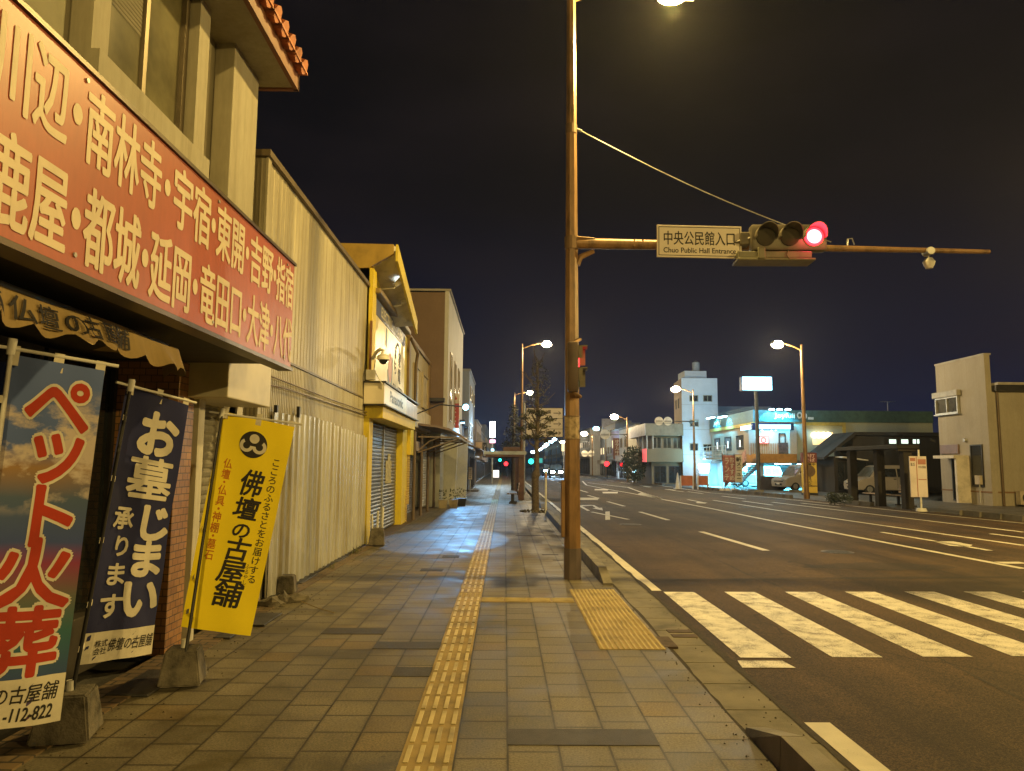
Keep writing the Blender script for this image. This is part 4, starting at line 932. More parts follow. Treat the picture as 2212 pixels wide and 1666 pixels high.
board('pylon_sign', 'tall blank glowing white sign over the far left pavement', 1058, 911, 1070, 945, 62, E('sign_white_glow', (.80, .95, 1.0), 9), None, th=.25, leg=.12)
board('hanging_sign', 'small pink lit sign just under the blank glowing sign', 1058, 950, 1070, 957, 61.5, E('sign_pink_glow', (1, .45, .6), 4), None, th=.2, leg=.1)
board('small_lit_sign', 'tiny pale blue lit sign below the pink one', 1061, 970, 1067, 976, 61, E('sign_blue_glow', (.4, .85, 1), 6), None, th=.15, leg=.06)
board('flyer_stand', 'glowing white vending front at the far end of the pavement', 1065, 1016, 1078, 1036, 92, E('vending_glow', (1, .93, .85), 1.6), None, th=.5)
# --- bus shelter on the left pavement --------------------------------------------------------
def shelter(label, x0, x1, y0, y1, h, mat, roofm, posts, back=None, group=None):
    t = thing('bus_shelter', label, 'bus shelter', ((x0+x1)/2, (y0+y1)/2, 0))
    b = B(); box(b, x0, x1, y0, y1, h, h+.16, .01); obj('roof', b, roofm, t)
    for ya in (y0+.1, y1-.22):
        b = B(); box(b, x0+.1, x1-.1, ya, ya+.12, h-.1, h); obj('beam', b, mat, t)
    for px, py, s in posts:
        b = B(); box(b, px-s, px+s, py-s, py+s, 0, h, .015); obj('post', b, mat, t)
    return t
m_post = P('shelter_brown', (.15, .075, .045), .55, .1, ns=4, amt=.35)
sh = shelter('brown bus shelter with a pale flat roof across the left pavement', -1.0, 1.0, 34, 40, 2.1, m_post, P('pale_roof_edge', (.50, .54, .56), .5), ((.78, 34.4, .13), (.78, 37, .1), (.78, 39.6, .1)))
b = B(); box(b, -.1, .85, 40.3, 46.5, 2.35, 2.6, .02); [box(b, .66, .84, y-.09, y+.09, 0, 2.35) for y in (41, 43.5, 46)]
tag(obj('shelter_extension', b, m_post), 'second brown shelter roof standing just beyond the first', 'bus shelter')
def bench(label, x, y, w, back, rz, mat, group=None):
    t = thing('bench', label, 'bench', (0, 0, 0), group)
    b = B(); 
    for k in range(4): box(b, -w/2, w/2, -.2+k*.105, -.11+k*.105, .41, .45, .006)
    obj('seat', b, mat, t)
    if back:
        b = B()
        for k in range(3): box(b, -w/2, w/2, .22+.02*k, .25+.02*k, .52+k*.12, .61+k*.12, .006)
        obj('backrest', b, mat, t)
    for s in (-1, 1):
        b = B(); box(b, s*w*.3-.03, s*w*.3+.03, -.14, .18, .0, .05); box(b, s*w*.3-.035, s*w*.3+.035, -.05, .06, .05, .41)
        if back: box(b, s*w*.3-.025, s*w*.3+.025, .19, .23, .4, .85)
        obj('leg', b, m_dark, t)
    t.location = (x, y, 0); t.rotation_euler = (0, 0, rz)
    return t
m_slat = P('bench_slats', (.30, .22, .15), .6, ns=8, amt=.4)
bench('slatted bench with a backrest under the brown shelter', .35, 31.6, 1.8, True, R(-92), m_slat)
# --- street trees ------------------------------------------------------------------------------
m_bark = P('bark', (.105, .08, .055), .9, ns=14, amt=.5, bump=1.0, bs=45); m_leaf = P('street_tree_leaf', (.085, .085, .04), .55, ns=2, amt=.5)
m_leaf2 = P('dark_leaf', (.035, .05, .028), .55, ns=2, amt=.5)
def tree(label, x, y, trunk, clumps, leaf=.09, n=260, mat=None, twigs=(), group=None, seed=1):
    rnd = random.Random(seed)
    t = thing('street_tree', label, 'tree', (x, y, 0), group)
    b = B(); tube(b, [V((x+p[0], y+p[1], p[2])) for p in trunk], [p[3] for p in trunk], 10)
    for c in clumps:
        o_ = V((x, y, max(1.2, c[2]-.35))); e = V((x+c[0], y+c[1], c[2])); tube(b, [o_, o_.lerp(e, .5)+V((0, 0, -.05)), e], [.04, .03, .012], 6)
    for tw in twigs: tube(b, [V((x+p[0], y+p[1], p[2])) for p in tw], [.018*(1-.22*i) for i in range(len(tw))], 5)
    obj('trunk', b, m_bark, t, smooth=50)
    b = B()
    for cx, cy, cz, rx, rz_, k in clumps:
        for i in range(int(n*k)):
            d = V((rnd.gauss(0, 1), rnd.gauss(0, 1), rnd.gauss(0, 1))).normalized(); r = rnd.random()**.45
            c = V((x+cx+d.x*rx*r, y+cy+d.y*rx*r, cz+d.z*rz_*r))
            a = V((rnd.uniform(-1, 1), rnd.uniform(-1, 1), rnd.uniform(-.4, .8))).normalized()*leaf*rnd.uniform(.6, 1.3); e = a.cross(V((rnd.uniform(-1, 1), rnd.uniform(-1, 1), 1))).normalized()*leaf*.32
            quad(b, c, c+a*.5+e, c+a, c+a*.5-e)
    obj('crown', b, mat or m_leaf, t, recalc=False)
    return t
rt = random.Random(3); tw = []
for i in range(16):
    z = 3.3+i*.14; a = rt.uniform(0, 6.28); l = rt.uniform(.35, .8)*(1-.25*i/16); tw.append([(0.03, 0, z), (l*.5*math.cos(a), l*.5*math.sin(a), z+.15), (l*math.cos(a), l*math.sin(a), z+.5)])
for i in range(20):
    z = 2.5+i*.07; a = rt.uniform(0, 6.28); l = rt.uniform(.35, .65); tw.append([(0, 0, z), (l*.5*math.cos(a), l*.5*math.sin(a), z+.02), (l*math.cos(a), l*math.sin(a), z+.12)])
tree('clipped street tree with tiers of leaf pads and bare upper twigs, nearest the camera', 1.1, 25.9,
     [(0, 0, 0, .14), (-.02, 0, 1.15, .13), (.0, 0, 1.3, .16), (.04, 0, 1.5, .09), (.03, 0, 2.4, .085), (.08, 0, 3.4, .06), (.06, 0, 4.6, .025), (.1, 0, 5.4, .01)],
     [(-.45, 0, 3.3, .22, .11, .5), (-.15, .2, 3.52, .22, .1, .5), (.2, -.2, 3.45, .25, .1, .5), (.5, .1, 3.25, .2, .1, .45), (-.55, .1, 2.9, .2, .1, .5), (-.2, -.3, 2.98, .25, .12, .6), (.25, .2, 3.0, .24, .1, .5), (.55, 0, 2.75, .2, .09, .45), (-.35, 0, 2.6, .25, .1, .5), (.05, -.1, 2.62, .2, .1, .5), (.4, .1, 2.5, .22, .09, .4), (.0, 0, 4.1, .5, .5, .9), (.15, 0, 4.7, .4, .5, .7), (.05, 0, 5.2, .2, .3, .3)],
     .10, 170, twigs=tw)
tree('bushy dark street tree beyond the shelter, behind the clipped tree', .55, 47, [(0, 0, 0, .14), (0, 0, 2, .12), (0, 0, 4, .07), (0, 0, 6, .02)],
     [(0, 0, 3.0, .8, .5, 1), (0, 0, 3.7, .65, .5, .9), (.05, 0, 4.4, .5, .5, .7), (0, 0, 5.1, .3, .5, .5), (-.4, 0, 2.8, .5, .3, .5), (.4, 0, 2.9, .5, .3, .5)], .13, 420, seed=5)
b = B(); cyl(b, (1.42, 25.2, 0), (1.42, 25.2, 1.45), .035, n=10); b2 = B()
st = thing('marker_post', 'thin white marker post beside the clipped tree', 'post', (1.42, 25.2, 0)); obj('post', b, m_wht, st, smooth=40)
cyl(b2, (1.42, 25.2, 1.2), (1.42, 25.2, 1.32), .037, n=10); obj('reflector_band', b2, P('orange_band', (.5, .2, .05), .4), st, smooth=40)
b = B(); 
for i in range(24):
    a = i/24*6.28; lump(b, (1.1+.5*math.cos(a), 25.9+.5*math.sin(a), .02), (.06, .06, .05), 1)
tag(obj('tree_pit_edging', b, m_block, smooth=40), 'ring of rough stones round the clipped tree foot', 'edging')
# --- destination sign board --------------------------------------------------------------------
gs = thing('guide_sign', 'large white destination board with black arrows behind the clipped tree', 'sign', (1.05, 40.2, 0))
a, c = ay(1136, 944, 40), ay(1216, 881.5, 40); f = Fr((a.x, 40, a.z), (1, 0, 0)); w_, h_ = c.x-a.x, c.z-a.z
b = B(); fb(b, f, 0, w_, 0, h_, -.05, 0, .004); obj('panel', b, P('sign_reflective_white', (.60, .55, .55), .35, ns=1, amt=.1), gs)
b = B()
for v in (0, h_*.27, h_*.63, h_-.02): fb(b, f, .02, w_-.02, v, v+.02, 0, .003)
fb(b, f, 0, .02, 0, h_, 0, .003); fb(b, f, w_-.02, w_, 0, h_, 0, .003)
for v in (h_*.14, h_*.45, h_*.82):
    fb(b, f, w_-.52, w_-.12, v-.02, v+.02, 0, .004); fb(b, Fr(f(w_-.12, v), (-1, 0, .8)), 0, .17, -.02, .02, 0, .004); fb(b, Fr(f(w_-.12, v), (-1, 0, -.8)), 0, .17, -.02, .02, 0, .004)
obj('arrow', b, m_black_ink, gs)
letters('lettering', f, hrow('総合運動公園', .2, w_-.65, h_*.80, h_*.93)+fit('Sports Park', .5, w_-.65, h_*.70, h_*.76)+hrow('市役所 支所', .2, w_-.65, h_*.44, h_*.58)+fit('Branch Office', .5, w_-.65, h_*.34, h_*.40)+hrow('歴史資料館', .3, w_-.65, h_*.11, h_*.22)+fit('History Museum', .4, w_-.65, h_*.04, h_*.08), m_black_ink, gs, off=.015, n=.004)
b = B(); cyl(b, (1.05, 40.2, 0), (1.05, 40.2, a.z+h_+.3), .08, .07, 12); cyl(b, (1.05, 40.12, a.z+.4), (3.1, 40.12, a.z+.4), .04); cyl(b, (1.05, 40.12, a.z+1.2), (3.1, 40.12, a.z+1.2), .04); obj('post', b, m_steel, gs, smooth=40)

# ================================================================== STREET LAMPS
def lampglow(name, col, st): return E(name, col, st)
def lamp(label, x, y, h, reach, side, col, energy, glow, group, sc=1.0, arm=None, extra=None, lens=.13, polem=None):
    """side +1: arm reaches towards +x"""
    t = thing('street_lamp', label, 'street lamp', (x, y, 0), group)
    b = B(); cyl(b, (x, y, 0), (x, y, h+.05), .105*sc, .055*sc, 12); cyl(b, (x, y, 0), (x, y, .35), .13*sc, n=12); obj('pole', b, polem or m_brownp, t, smooth=40)
    hx = x+side*reach
    b = B(); tube(b, [(x, y, h-.25), (x+side*reach*.4, y, h-.02), (hx-side*.3, y, h+.12)], .035*sc, 8); obj('arm', b, polem or m_brownp, t, smooth=40)
    b = B(); vs = hexa(b, [V((hx-.36, y-.16, h+.06)), V((hx+.34, y-.16, h+.08)), V((hx+.34, y+.16, h+.08)), V((hx-.36, y+.16, h+.06)), V((hx-.3, y-.09, h+.22)), V((hx+.24, y-.09, h+.2)), V((hx+.24, y+.09, h+.2)), V((hx-.3, y+.09, h+.22))])
    bmesh.ops.bevel(b, geom=list({e for v in vs for e in v.link_edges}), offset=.03, segments=2, affect='EDGES'); hd_ = obj('lamp_head', b, m_steel, t, smooth=40)
    b = B(); r_ = bmesh.ops.create_uvsphere(b, u_segments=16, v_segments=10, radius=1); [setattr(v, 'co', V((v.co.x*lens*1.6, v.co.y*lens, v.co.z*lens))+V((hx, y, h+.05))) for v in r_['verts']]
    obj('lens', b, glow, hd_, smooth=60)
    if energy: light('lamp_light', 'POINT', (hx, y, h-.32), energy, col, .12)
    return t
g_sod, g_wrm = E('sodium_lens', (1.0, .72, .30), 60), E('warm_lens', (1.0, .86, .62), 60)
GL = 'street lamps along the road'
EN = 2600
lamp('street lamp leaning over the near left pavement behind the shelter', 1.05, 45.5, 9.2, 1.55, 1, WRM, EN*.8, g_wrm, GL, lens=.2)
lamp('second street lamp on the left, lower and behind the near one', 1.0, 77, 9.2, 1.6, 1, WRM, EN*.8, g_wrm, GL, lens=.22)
lamp('nearest street lamp on the right, by the dark bus shelter', 15.45, 37.4, 7.93, 1.25, -1, WRM, EN*.85, g_wrm, GL, sc=1.2, lens=.2)
def roundsigns(x, y, zz, xs, r=.32):
    b = B(); cyl(b, (x, y, zz), (min(xs)-r, y, zz), .05, .035, 8); tube(b, [(x, y, zz-.4), (x-.35, y, zz-.05)], .03, 6); t = thing('sign_arm', 'dark arm carrying %d round road sign%s seen from behind at %.0f metres' % (len(xs), '' if len(xs) == 1 else 's', y), 'sign', (x, y, zz)); obj('arm', b, m_dark, t, smooth=40)
    for q in xs:
        b = B(); cyl(b, (q, y-.05, zz+.0), (q, y-.07, zz+.0), r, n=28); d = obj('disc', b, P('sign_back', (.62, .58, .48), .5, .2), t, smooth=40)
        b = B(); fb(b, FY(y-.07), q-r*.8, q+r*.8, zz-.03, zz+.03, 0, .02); fb(b, FY(y-.07), q-r*.9, q+r*.9, zz-.16, zz-.12, 0, .02); obj('clamp', b, m_dark, d)
    return t
lamp('middle street lamp on the right before the tall white tower', 13.98, 53.7, 7.25, 1.3, -1, WRM, EN*.75, g_wrm, GL, lens=.22)
tag(roundsigns(13.98, 53.6, 4.9, (ay(1424,921,53.5).x, ay(1443,921,53.5).x)), 'long dark arm with two round sign backs before the brown building', 'sign')
lamp('farther street lamp on the right above the brown building', 12.45, 74, 6.5, 1.3, -1, WRM, EN*.6, g_wrm, GL, lens=.26)
tag(roundsigns(12.45, 73.9, 4.75, (ay(1307,958,73.8).x,), .5), 'thin arm with one round sign back over the far lane', 'sign')
tag(roundsigns(12.9, 110, ay(1270,980,110).z, (ay(1263,980,110).x, ay(1277,980,110).x), .5), 'farthest arm with two round sign backs over the road', 'sign')
q = ay(1262, 938, 108)
lamp('small bright street lamp far down the right side', q.x+1.2, 108, q.z, 1.2, -1, WRM, EN*.5, g_wrm, GL, lens=.32)
q = ay(1288, 927, 92)
lamp('blue white lamp on a wall arm far down the right side', q.x+1.2, 92, q.z, 1.2, -1, LED, 700, E('far_led_lens', (.3, .75, 1), 25), GL, lens=.25)
far = [(1198, 950, 150), (1190, 955, 170), (1181, 961, 195), (1176, 965, 215), (1168, 969.5, 245), (1163, 972, 270), (1151, 977, 310), (1215, 956, 135), (1222, 958, 128)]
for i, (px, py, Y) in enumerate(far):
    p = ay(px, py, Y)
    g = g_wrm if px > 1210 else E('distant_lens', (.6, .92, 1.0), 22)
    lamp('%s lamp in the receding row of distant street lamps' % ['first', 'second', 'third', 'fourth', 'fifth', 'sixth', 'last', 'warm lower', 'warm upper'][i], p.x+1.3, Y, p.z, 1.3, -1, LED, 0, g, 'distant street lamps', lens=.0019*Y)
# lamps of the same rows that stand beside and behind the camera
lamp('street lamp on the right pavement out of view opposite the crossing', 16.6, 15.5, 7.85, 1.25, -1, SOD, EN*2.2, g_sod, GL)
lamp('street lamp on the right pavement behind the camera', 17.0, -6, 7.85, 1.25, -1, SOD, EN*2.4, g_sod, GL)
lamp('street lamp on the left pavement behind the camera', 1.2, -13, 9.2, 1.55, 1, SOD, EN*2.4, g_sod, GL)

# ================================================================== SIGNAL POLE
PX_, PY_ = 1.0, 10.85
sp_ = thing('signal_pole', 'tall brown octagonal pole with a long arm over the road and a grey foot', 'pole', (PX_, PY_, 0))
b = B(); cyl(b, (PX_, PY_, .42), (PX_, PY_, 9.6), .128, .068, 8, rot=R(22.5)); obj('shaft', b, m_brownp, sp_)
b = B(); cyl(b, (PX_, PY_, 0), (PX_, PY_, .44), .132, .131, 8, rot=R(22.5)); obj('grey_sleeve', b, P('grey_sleeve_paint', (.13, .10, .095), .5, ns=5, amt=.4, stretch=(1, 1, .3)), sp_)
b = B(); box(b, PX_-.165, PX_-.11, PY_-.09, PY_+.05, .6, 1.42, .008); obj('cable_cover', b, m_brownp, sp_)
b = B(); cyl(b, (PX_, PY_, 2.02), (PX_, PY_, 2.38), .118, .1165, 8, rot=R(22.5)); obj('anti_sticker_sheet', b, P('torn_sheet', (.42, .33, .22), .8, ns=14, amt=.6), sp_)
b = B(); cyl(b, (PX_, PY_, 2.36), (PX_, PY_, 2.375), .123, n=16); cyl(b, (PX_, PY_, 2.02), (PX_, PY_, 2.035), .125, n=16); cyl(b, (PX_, PY_, 4.93), (PX_, PY_, 5.13), .108, n=16); cyl(b, (PX_, PY_, 6.78), (PX_, PY_, 6.93), .09, n=16); obj('band', b, P('band_steel', (.20, .13, .07), .5, .4), sp_)
AZ = 5.02
b = B(); cyl(b, (PX_+.05, PY_, AZ+.01), (2.3, PY_, AZ), .085, .075, 12); cyl(b, (2.3, PY_, AZ), (7.45, PY_, AZ-.06), .068, .032, 12); arm = obj('mast_arm', b, m_brownp, sp_, smooth=40)
b = B()
for s in (-1, 1): tube(b, [(PX_+.05, PY_+s*.07, AZ+.09), (PX_+.35, PY_+s*.05, AZ+.07)], .016, 6)
tube(b, [(PX_+.08, PY_, AZ-.33), (PX_+.14, PY_, AZ-.2), (PX_+.34, PY_, AZ-.11)], [.05, .045, .035], 8)
for x in (1.95, 2.08):
    for z in (-.04, .04): cyl(b, (x, PY_-.08, AZ+z), (x, PY_-.095, AZ+z), .014, n=8)
obj('brace', b, m_brownp, arm, smooth=40)
b = B(); pts = []
A_, C_ = V((PX_+.1, PY_, 6.86)), V((5.0, PY_, AZ+.07))
for i in range(15): t = i/14; p = A_.lerp(C_, t); p.z -= .10*math.sin(math.pi*t); pts.append(p)
tube(b, pts, .0085, 6); cyl(b, (PX_+.08, PY_, 6.86), (PX_+.16, PY_, 6.83), .025, n=8); obj('stay_wire', b, m_steel, sp_, smooth=50)
b = B(); tube(b, [(5.25, PY_, AZ+.02), (5.26, PY_, AZ+.12), (5.33, PY_, AZ+.13), (5.36, PY_, AZ+.03)], .01, 6); obj('eye_bolt', b, m_steel, arm)
# lamp arm at the top of the same pole
b = B(); tube(b, [(PX_, PY_, 9.0), (PX_+.5, PY_, 9.22), (PX_+1.2, PY_, 9.3)], .04, 8); obj('lamp_arm', b, m_brownp, sp_, smooth=40)
lz = 9.06; lx = 2.60
b = B(); vs = hexa(b, [V((lx-1.45, PY_-.14, lz+.16)), V((lx+.4, PY_-.17, lz+.08)), V((lx+.4, PY_+.17, lz+.08)), V((lx-1.45, PY_+.14, lz+.16)), V((lx-.4, PY_-.09, lz+.3)), V((lx+.3, PY_-.09, lz+.22)), V((lx+.3, PY_+.09, lz+.22)), V((lx-.4, PY_+.09, lz+.3))]); lh = obj('lamp_head', b, m_steel, sp_)
b = B(); r_ = bmesh.ops.create_uvsphere(b, u_segments=20, v_segments=12, radius=1); [setattr(v, 'co', V((v.co.x*.24, v.co.y*.15, v.co.z*.13))+V((lx, PY_, lz+.05))) for v in r_['verts']]; obj('lens', b, g_sod, lh, smooth=60)
light('near_lamp_light', 'POINT', (lx, PY_, lz-.2), EN*1.2, SOD, .13)

ns = thing('name_plate', 'white crossing name plate with black Japanese and English lettering on the arm', 'sign', (2.92, PY_-.14, 4.8))
f = Fr((2.28, PY_-.14, 4.79), (1, 0, -.012), (.012, 0, 1)); w_, h_ = 1.29, .50
b = B(); fb(b, f, 0, w_, 0, h_, -.03, 0, .004); obj('panel', b, P('plate_white', (.66, .60, .52), .4, ns=1, amt=.08), ns)
b = B()
for q in ((.025, w_-.025, .025, .035), (.025, w_-.025, h_-.035, h_-.025), (.025, .035, .035, h_-.035), (w_-.035, w_-.025, .035, h_-.035)): fb(b, f, *q, 0, .002)
obj('border', b, m_black_ink, ns)
letters('lettering', f, hrow('中央公民館入口', .09, w_-.09, .185, .415), m_black_ink, ns, off=.012, n=.004)
letters('lettering', f, fit('Chuo Public Hall Entrance', .10, w_-.09, .07, .15), m_black_ink, ns, off=.012, n=.004)
b = B()
for x in (2.5, 3.3): box(b, x-.02, x+.02, PY_-.11, PY_+.09, AZ-.1, AZ-.07); box(b, x-.02, x+.02, PY_-.11, PY_+.09, AZ+.07, AZ+.1)
obj('clamp', b, m_steel, ns)
m_sig = P('signal_grey_green', (.115, .10, .07), .45, .2, ns=5, amt=.3)
def lens(b, f, u, v, r, n): 
    for i in range(1): disc(b, f, u, v, r, n, n+.02, 28)
def visor(b, f, u, v, r, n, l=.22, a0=-10, a1=190, k=20):
    """open-bottomed hood over a lens"""
    for i in range(k):
        t0, t1 = R(a0+(a1-a0)*i/k), R(a0+(a1-a0)*(i+1)/k)
        c = [(math.cos(t0), math.sin(t0)), (math.cos(t1), math.sin(t1))]
        e0 = .55+.45*max(0, c[0][1]); e1 = .55+.45*max(0, c[1][1])
        q = [f(u+c[0][0]*r, v+c[0][1]*r, n), f(u+c[1][0]*r, v+c[1][1]*r, n), f(u+c[1][0]*r, v+c[1][1]*r, n+l*e1), f(u+c[0][0]*r, v+c[0][1]*r, n+l*e0)]
        p = [f(u+c[0][0]*(r-.012), v+c[0][1]*(r-.012), n), f(u+c[1][0]*(r-.012), v+c[1][1]*(r-.012), n), f(u+c[1][0]*(r-.012), v+c[1][1]*(r-.012), n+l*e1), f(u+c[0][0]*(r-.012), v+c[0][1]*(r-.012), n+l*e0)]
        hexa(b, [p[0], q[0], q[1], p[1], p[3], q[3], q[2], p[2]])
m_redlit = E('red_signal_glow', (1.0, .022, .03), 5); m_redcore = E('red_signal_core', (1.0, .045, .05), 30)
def vsignal(label, o, n=3, lit=2, sc=1.0, litm=None, vert=False):
    t = thing('traffic_signal', label, 'traffic signal', o)
    f = Fr(o, (1, -.06, -.01), (.0, 0, 1))
    L = .38*n*sc
    b = B(); fb(b, f, -.03*sc, L+.03*sc, -.02*sc, .42*sc, -.2*sc, 0, .05*sc); obj('housing', b, m_sig, t, smooth=40)
    for k in range(n):
        u = (.19+.38*k)*sc; v = .2*sc
        b = B(); disc(b, f, u, v, .15*sc, 0, .03*sc, 28); ln = obj('lens', b, (litm or m_redlit) if k == lit else glass('dead_lens', (.045, .04, .025), .15), t, smooth=40)
        if k == lit:
            b = B(); disc(b, f, u, v, .115*sc, .03*sc, .034*sc, 28); obj('lamp_core', b, m_redcore, ln, smooth=40)
        b = B(); visor(b, f, u, v, .175*sc, 0, .26*sc); obj('visor', b, m_redlit if False else m_sig, t, smooth=50)
    return t, f
vs_, f = vsignal('horizontal traffic signal showing bright red on the arm over the road', (3.69, PY_-.32, 4.87), 3, 2, .93)
b = B(); fb(b, f, -.16, -.02, .1, .3, -.3, -.1, .02); tube(b, [f(-.25, .15, -.2), f(-.1, .18, -.15), f(0, .2, -.1)], .03, 8); fb(b, f, .2, .3, .1, .35, -.4, -.2); obj('bracket', b, m_sig, vs_)
b = B(); fb(b, f, -.22, .85, -.13, -.03, -.15, .0, .01); fb(b, f, -.24, .9, -.17, -.135, -.35, .02, .01); tube(b, [f(-.2, 0, -.1), f(-.24, -.08, -.1), f(-.2, -.15, -.1)], .015, 6); fb(b, f, .05, .16, -.16, .02, .0, .06, .02); tube(b, [f(.5, -.03, .02), f(.47, -.1, .03), f(.52, -.16, .02), f(.6, -.14, .02)], .01, 6)
obj('rear_unit', b, P('rear_unit_green', (.16, .15, .09), .5, ns=5), vs_)
light('red_signal_light', 'POINT', f(.88, .19, .13), 14, (1, .02, .09), .05)
dc = thing('traffic_sensor', 'small pale sensor hanging under the far end of the arm', 'sensor', (6.5, PY_, 4.7))
b = B(); cyl(b, (6.5, PY_, 4.93), (6.5, PY_, 4.84), .012, n=8); cyl(b, (6.5, PY_, 4.85), (6.5, PY_, 4.79), .05, .09, 14); obj('bracket', b, m_steel, dc, smooth=40)
b = B(); cyl(b, (6.5, PY_, 4.79), (6.5, PY_, 4.73), .09, .07, 16); cyl(b, (6.5, PY_-.0, 4.73), (6.5, PY_, 4.69), .065, .05, 14); obj('eye', b, m_wht, dc, smooth=40)
b = B(); cyl(b, (6.5, PY_-.08, 4.95), (6.5, PY_+.08, 4.95), .06, n=12); obj('clamp', b, m_steel, dc, smooth=40)
# pedestrian signal, edge on, facing across the road
ps = thing('pedestrian_signal', 'dark pedestrian signal seen edge on with a red figure lamp alight', 'traffic signal', (1.2, PY_-.2, 2.7))
f = Fr((1.06, PY_-.27, 2.72), (.42, -.9, 0), (0, 0, 1)); f = Fr((1.05, PY_-.50, 2.70), (.10, .99, 0))
b = B(); fb(b, f, -.02, .34, 0, .72, -.16, .0, .03); obj('housing', b, P('signal_brown', (.09, .06, .045), .5), ps, smooth=40)
for k, (v, mt) in enumerate(((.36, m_redlit), (.04, glass('green_dead_lens', (.05, .08, .075), .1)))):
    b = B(); fb(b, f, .03, .29, v+.02, v+.29, 0, .015); obj('lens', b, mt, ps)
    b = B(); fb(b, f, .01, .31, v+.29, v+.31, 0, .13); fb(b, f, .01, .025, v+.12, v+.31, 0, .06); fb(b, f, .295, .31, v+.05, v+.31, 0, .10); obj('visor', b, m_sig, ps)
for z, v in ((3.52, .71), (2.66, .01)):
    b = B(); tube(b, [(PX_, PY_, z), (PX_+.12, PY_-.08, z), f(.15, v, -.08)], .025, 8); obj('bracket', b, m_brownp, ps, smooth=40)
# far signals
m_grn = E('green_signal_glow', (.015, .9, .6), 5)
def fsig(label, px, py, Y, mat, r):
    p = ay(px, py, Y); t = thing('traffic_signal', label, 'traffic signal', p, 'distant traffic signals'); f = FY(Y-.2, p.x, p.z)
    b = B(); fb(b, f, -.2 if mat is not m_grn else -.25, .95 if mat is m_grn else .25, -.3, .3, -.2, 0, .04); obj('housing', b, m_dark, t)
    b = B(); disc(b, f, 0, 0, r, 0, .04, 20); obj('lens', b, mat, t)
    b = B(); visor(b, f, 0, 0, r*1.05, 0, .25); obj('visor', b, m_dark, t)
    b = B(); cyl(b, (p.x+.05, Y-.08, 0), (p.x+.05, Y-.08, p.z+.9), .06, n=8); obj('post', b, m_dark, t)
fsig('red signal low on the right beside the round bush', 1310, 1002, 88, m_redlit, .3)
fsig('tiny red signal over the road beside the brown pole', 1259, 951+.0+0, 150, m_redlit, .4)
fsig('red signal at the far end of the left pavement', 1093, 1002, 100, m_redlit, .28)
fsig('green signal over the far road beyond the clipped tree', 1147, 997, 90, m_grn, .32)
fsig('small green signal under the shelter roof far away', 1080, 994, 140, m_grn, .28)

# ================================================================== RIGHT SIDE
# --- beige house -------------------------------------------------------------------
HX, HY0, HY1 = 21.2, 31.7, 35.35
bh = thing('beige_house', 'beige two storey house with a shuttered upper window and narrow dark door strip', 'house', (25, 34, 0))
m_bh = stained('beige_house_render', (.36, .325, .265), (.26, .22, .16), .8, amt=.4)
b = B(); box(b, HX, HX+.25, HY0, HY1, 0, 6.62); box(b, HX+.25, HX+14, HY0+.05, HY1-.05, 0, 5.0); obj('wall', b, m_bh, bh)
b = B(); box(b, HX-.03, HX+.3, HY0-.03, HY1+.03, 6.62, 6.7); box(b, HX+.26, HX+14.2, HY0-.45, HY1-.06, 5.25, 5.36); obj('coping', b, P('grey_coping', (.3, .28, .25), .7), bh)
b = B(); box(b, HX+.26, HX+14, HY0-.3, HY1-.06, 5.0, 5.25); obj('dark_eave', b, m_dark, bh)
fh_ = FW(HX)
def rx(x0, y0, x1, y1, X=HX): a, c = ax(x0, y1, X), ax(x1, y0, X); return (-a.y, -c.y, a.z, c.z)
u0, u1, v0, v1 = rx(2026, 855, 2072, 897); window(fh_, bh, u0, u1, v0, v1, 2, m_steel, glass('curtained_glass'), .06, .12, True)
b = B(); fb(b, fh_, u0-.1, u1+.12, v1+.01, v1+.28, 0, .2, .01); obj('shutter_box', b, P('grey_shutter_box', (.3, .28, .23), .5), bh)
u0, u1, v0, v1 = rx(2034, 960, 2072, 981); b = B(); fb(b, fh_, u0, u1, v0, v1, 0, .08, .01); o = obj('name_board', b, P('brown_board_face', (.16, .10, .08), .35), bh)
u0, u1, v0, v1 = rx(2102, 960, 2122, 1051); window(fh_, bh, u0, u1, v0, v1, 1, m_dark, m_glass, .05, .05, name='narrow_window')
u0, u1, v0, v1 = rx(2062, 990, 2085, 1083); d = window(fh_, bh, u0, u1, .1, v1, 2, m_dark, m_glass, .07, .06, name='door')
b = B(); cyl(b, fh_((u0+u1)/2, .5, .12), fh_((u0+u1)/2, 1.6, .12), .02, n=8); obj('handle', b, m_wht, d)
u0, u1, v0, v1 = rx(2047, 985, 2093, 991); b = B(); fb(b, fh_, u0, u1, v0, v0+.14, 0, .7); fb(b, fh_, u1-.14, u1, .05, v0, 0, .6); obj('porch_hood', b, P('white_porch', (.55, .50, .43), .6), bh)
b = B(); fb(b, fh_, -HY1, -HY0, .55, .62, 0, .02); fb(b, FY(HY0+.05), HX+.25, HX+9, .55, .62, 0, .02); obj('plinth_line', b, P('brown_band', (.20, .11, .055), .7), bh)
b = B(); cyl(b, (HX+.45, HY0-.05, 0), (HX+.45, HY0-.05, 5.0), .05, n=10); obj('downpipe', b, P('brown_pipe', (.10, .065, .035), .5), bh)
b = B(); box(b, HX+2.6, HX+3.3, HY0-.0, HY0+.06, 0, 2.1); box(b, HX+2.4, HX+4, HY0-.5, HY0+.05, 2.15, 2.25); obj('side_door', b, P('side_door_brown', (.09, .055, .04), .5), bh)
u0, u1, v0, v1 = rx(2024, 958, 2036, 964); tube_b = B(); tube(tube_b, [fh_(u0, v1+.1, .05), fh_(u0-.1, v1+.2, .25)], .05, 8); obj('wall_lamp', tube_b, m_dark, bh)
